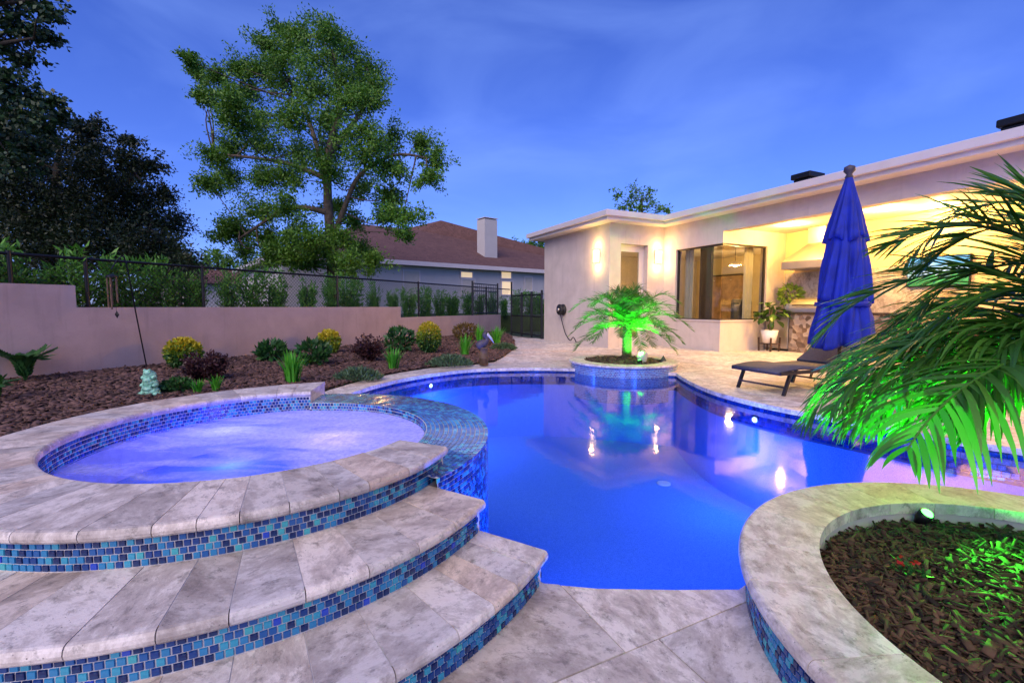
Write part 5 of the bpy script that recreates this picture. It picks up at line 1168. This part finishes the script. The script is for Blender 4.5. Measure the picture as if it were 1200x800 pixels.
tree('evergreen_tree', 'broad dark evergreen tree massed behind the hedge', dk_l, 12.5, 1.6, db, [[db, (60, 280, 12.5), (65, 220, 12.5), (70, 175, 12.5)], [(60, 300, 12.5), (120, 240, 12.3), (160, 205, 12)], [(60, 290, 12.5), (10, 230, 12.6), (-30, 190, 12.8)], [(60, 310, 12.5), (130, 285, 12), (180, 270, 12)]], 'dark_leaf', 'dark_bark', 1500, .095, .66, .2)
mp_l = [(px, py, r_) for px, py, r_ in [(-30, -10, 1), (10, -5, 1), (40, 3, .8), (58, 14, .55), (20, 25, .8), (-10, 30, 1), (38, 40, .7), (55, 45, .45), (5, 55, 1), (25, 68, .7), (-20, 75, 1), (5, 95, 1), (15, 105, .8), (40, 118, .7), (62, 122, .5), (70, 138, .45), (50, 150, .7), (25, 140, 1), (0, 135, 1), (-30, 120, 1.2), (5, 165, 1), (35, 172, .7), (-20, 170, 1.2), (20, 190, .9), (-50, 20, 1.2), (-70, 90, 1.2)]]
mb_ = at(-75, 345, 9.2); mb_[2] = .7
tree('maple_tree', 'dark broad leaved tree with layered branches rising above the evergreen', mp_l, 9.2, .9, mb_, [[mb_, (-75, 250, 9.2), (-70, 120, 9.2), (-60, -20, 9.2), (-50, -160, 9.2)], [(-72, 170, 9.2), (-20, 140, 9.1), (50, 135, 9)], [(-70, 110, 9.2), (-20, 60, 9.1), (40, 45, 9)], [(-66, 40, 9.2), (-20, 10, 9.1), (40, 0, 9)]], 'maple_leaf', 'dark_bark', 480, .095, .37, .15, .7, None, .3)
def far_tree(px, Y, clusters, label, n_per, lsize, crad, mat='oak_leaf'):
    b = at(px, 350, Y); b[2] = -.05; tree('distant_tree', label, clusters, Y, 1.0, b, [[b, (px, 300, Y), (px, min(c[1] for c in clusters) + 12, Y)]], mat, 'dark_bark', n_per, lsize, crad, .22)
far_tree(752, 26, [(725, 228, .6), (735, 240, .7), (745, 222, .6), (755, 232, .7), (765, 240, .6), (775, 245, .6), (750, 245, .8), (728, 245, .6), (762, 225, .5), (783, 248, .5), (742, 232, .6)], 'thin tree showing above the flat roof of the house', 150, .18, .55)
far_tree(618, 60, [(602, 291, 1), (610, 288, 1), (618, 291, 1), (627, 288, 1.1), (635, 290, 1), (612, 296, 1), (626, 297, 1)], 'distant tree showing over the roof of the neighbouring house', 260, .4, 1.0)
for px, Y, cl_, lb in ((255, 48, [(240, 305, 1), (252, 300, 1), (265, 303, 1), (275, 308, 1), (230, 310, 1), (246, 318, 1.2), (262, 320, 1.2)], 'far low tree seen between the evergreen and the tall tree'), (210, 40, [(205, 300, 1), (215, 305, 1), (222, 310, 1), (212, 320, 1.2), (200, 318, 1.2)], 'far tree behind the edge of the dark evergreen')):
    far_tree(px, Y, cl_, lb, 240, .35, .95)
# pale building beyond, seen under the tree
fb = empty('far_building', (*at(275, 340, 45)[:2], .7), .5, 'pale low building far behind the fence under the tall tree', 'building')
hb('wall', 'stucco_grey', [(-6.5, 5, 0, 6, 0, 2.6)], fb); MB().addvf([(-7, -.6, 2.6), (5.5, -.6, 2.6), (5.5, 6.6, 2.6), (-7, 6.6, 2.6), (-3.5, 3, 4.1), (2, 3, 4.1)], [(0, 1, 5, 4), (1, 2, 5), (2, 3, 4, 5), (3, 0, 4)]).build('roof', 'shingle', fb, world=False)
for x in (-4, 0, 3): o = hb('window', 'trim_white', [(x - .6, x + .6, -.06, -.002, 1, 2.1)], fb); hb('pane', 'curtain', [(x - .5, x + .5, -.08, -.062, 1.1, 2.0)], o)
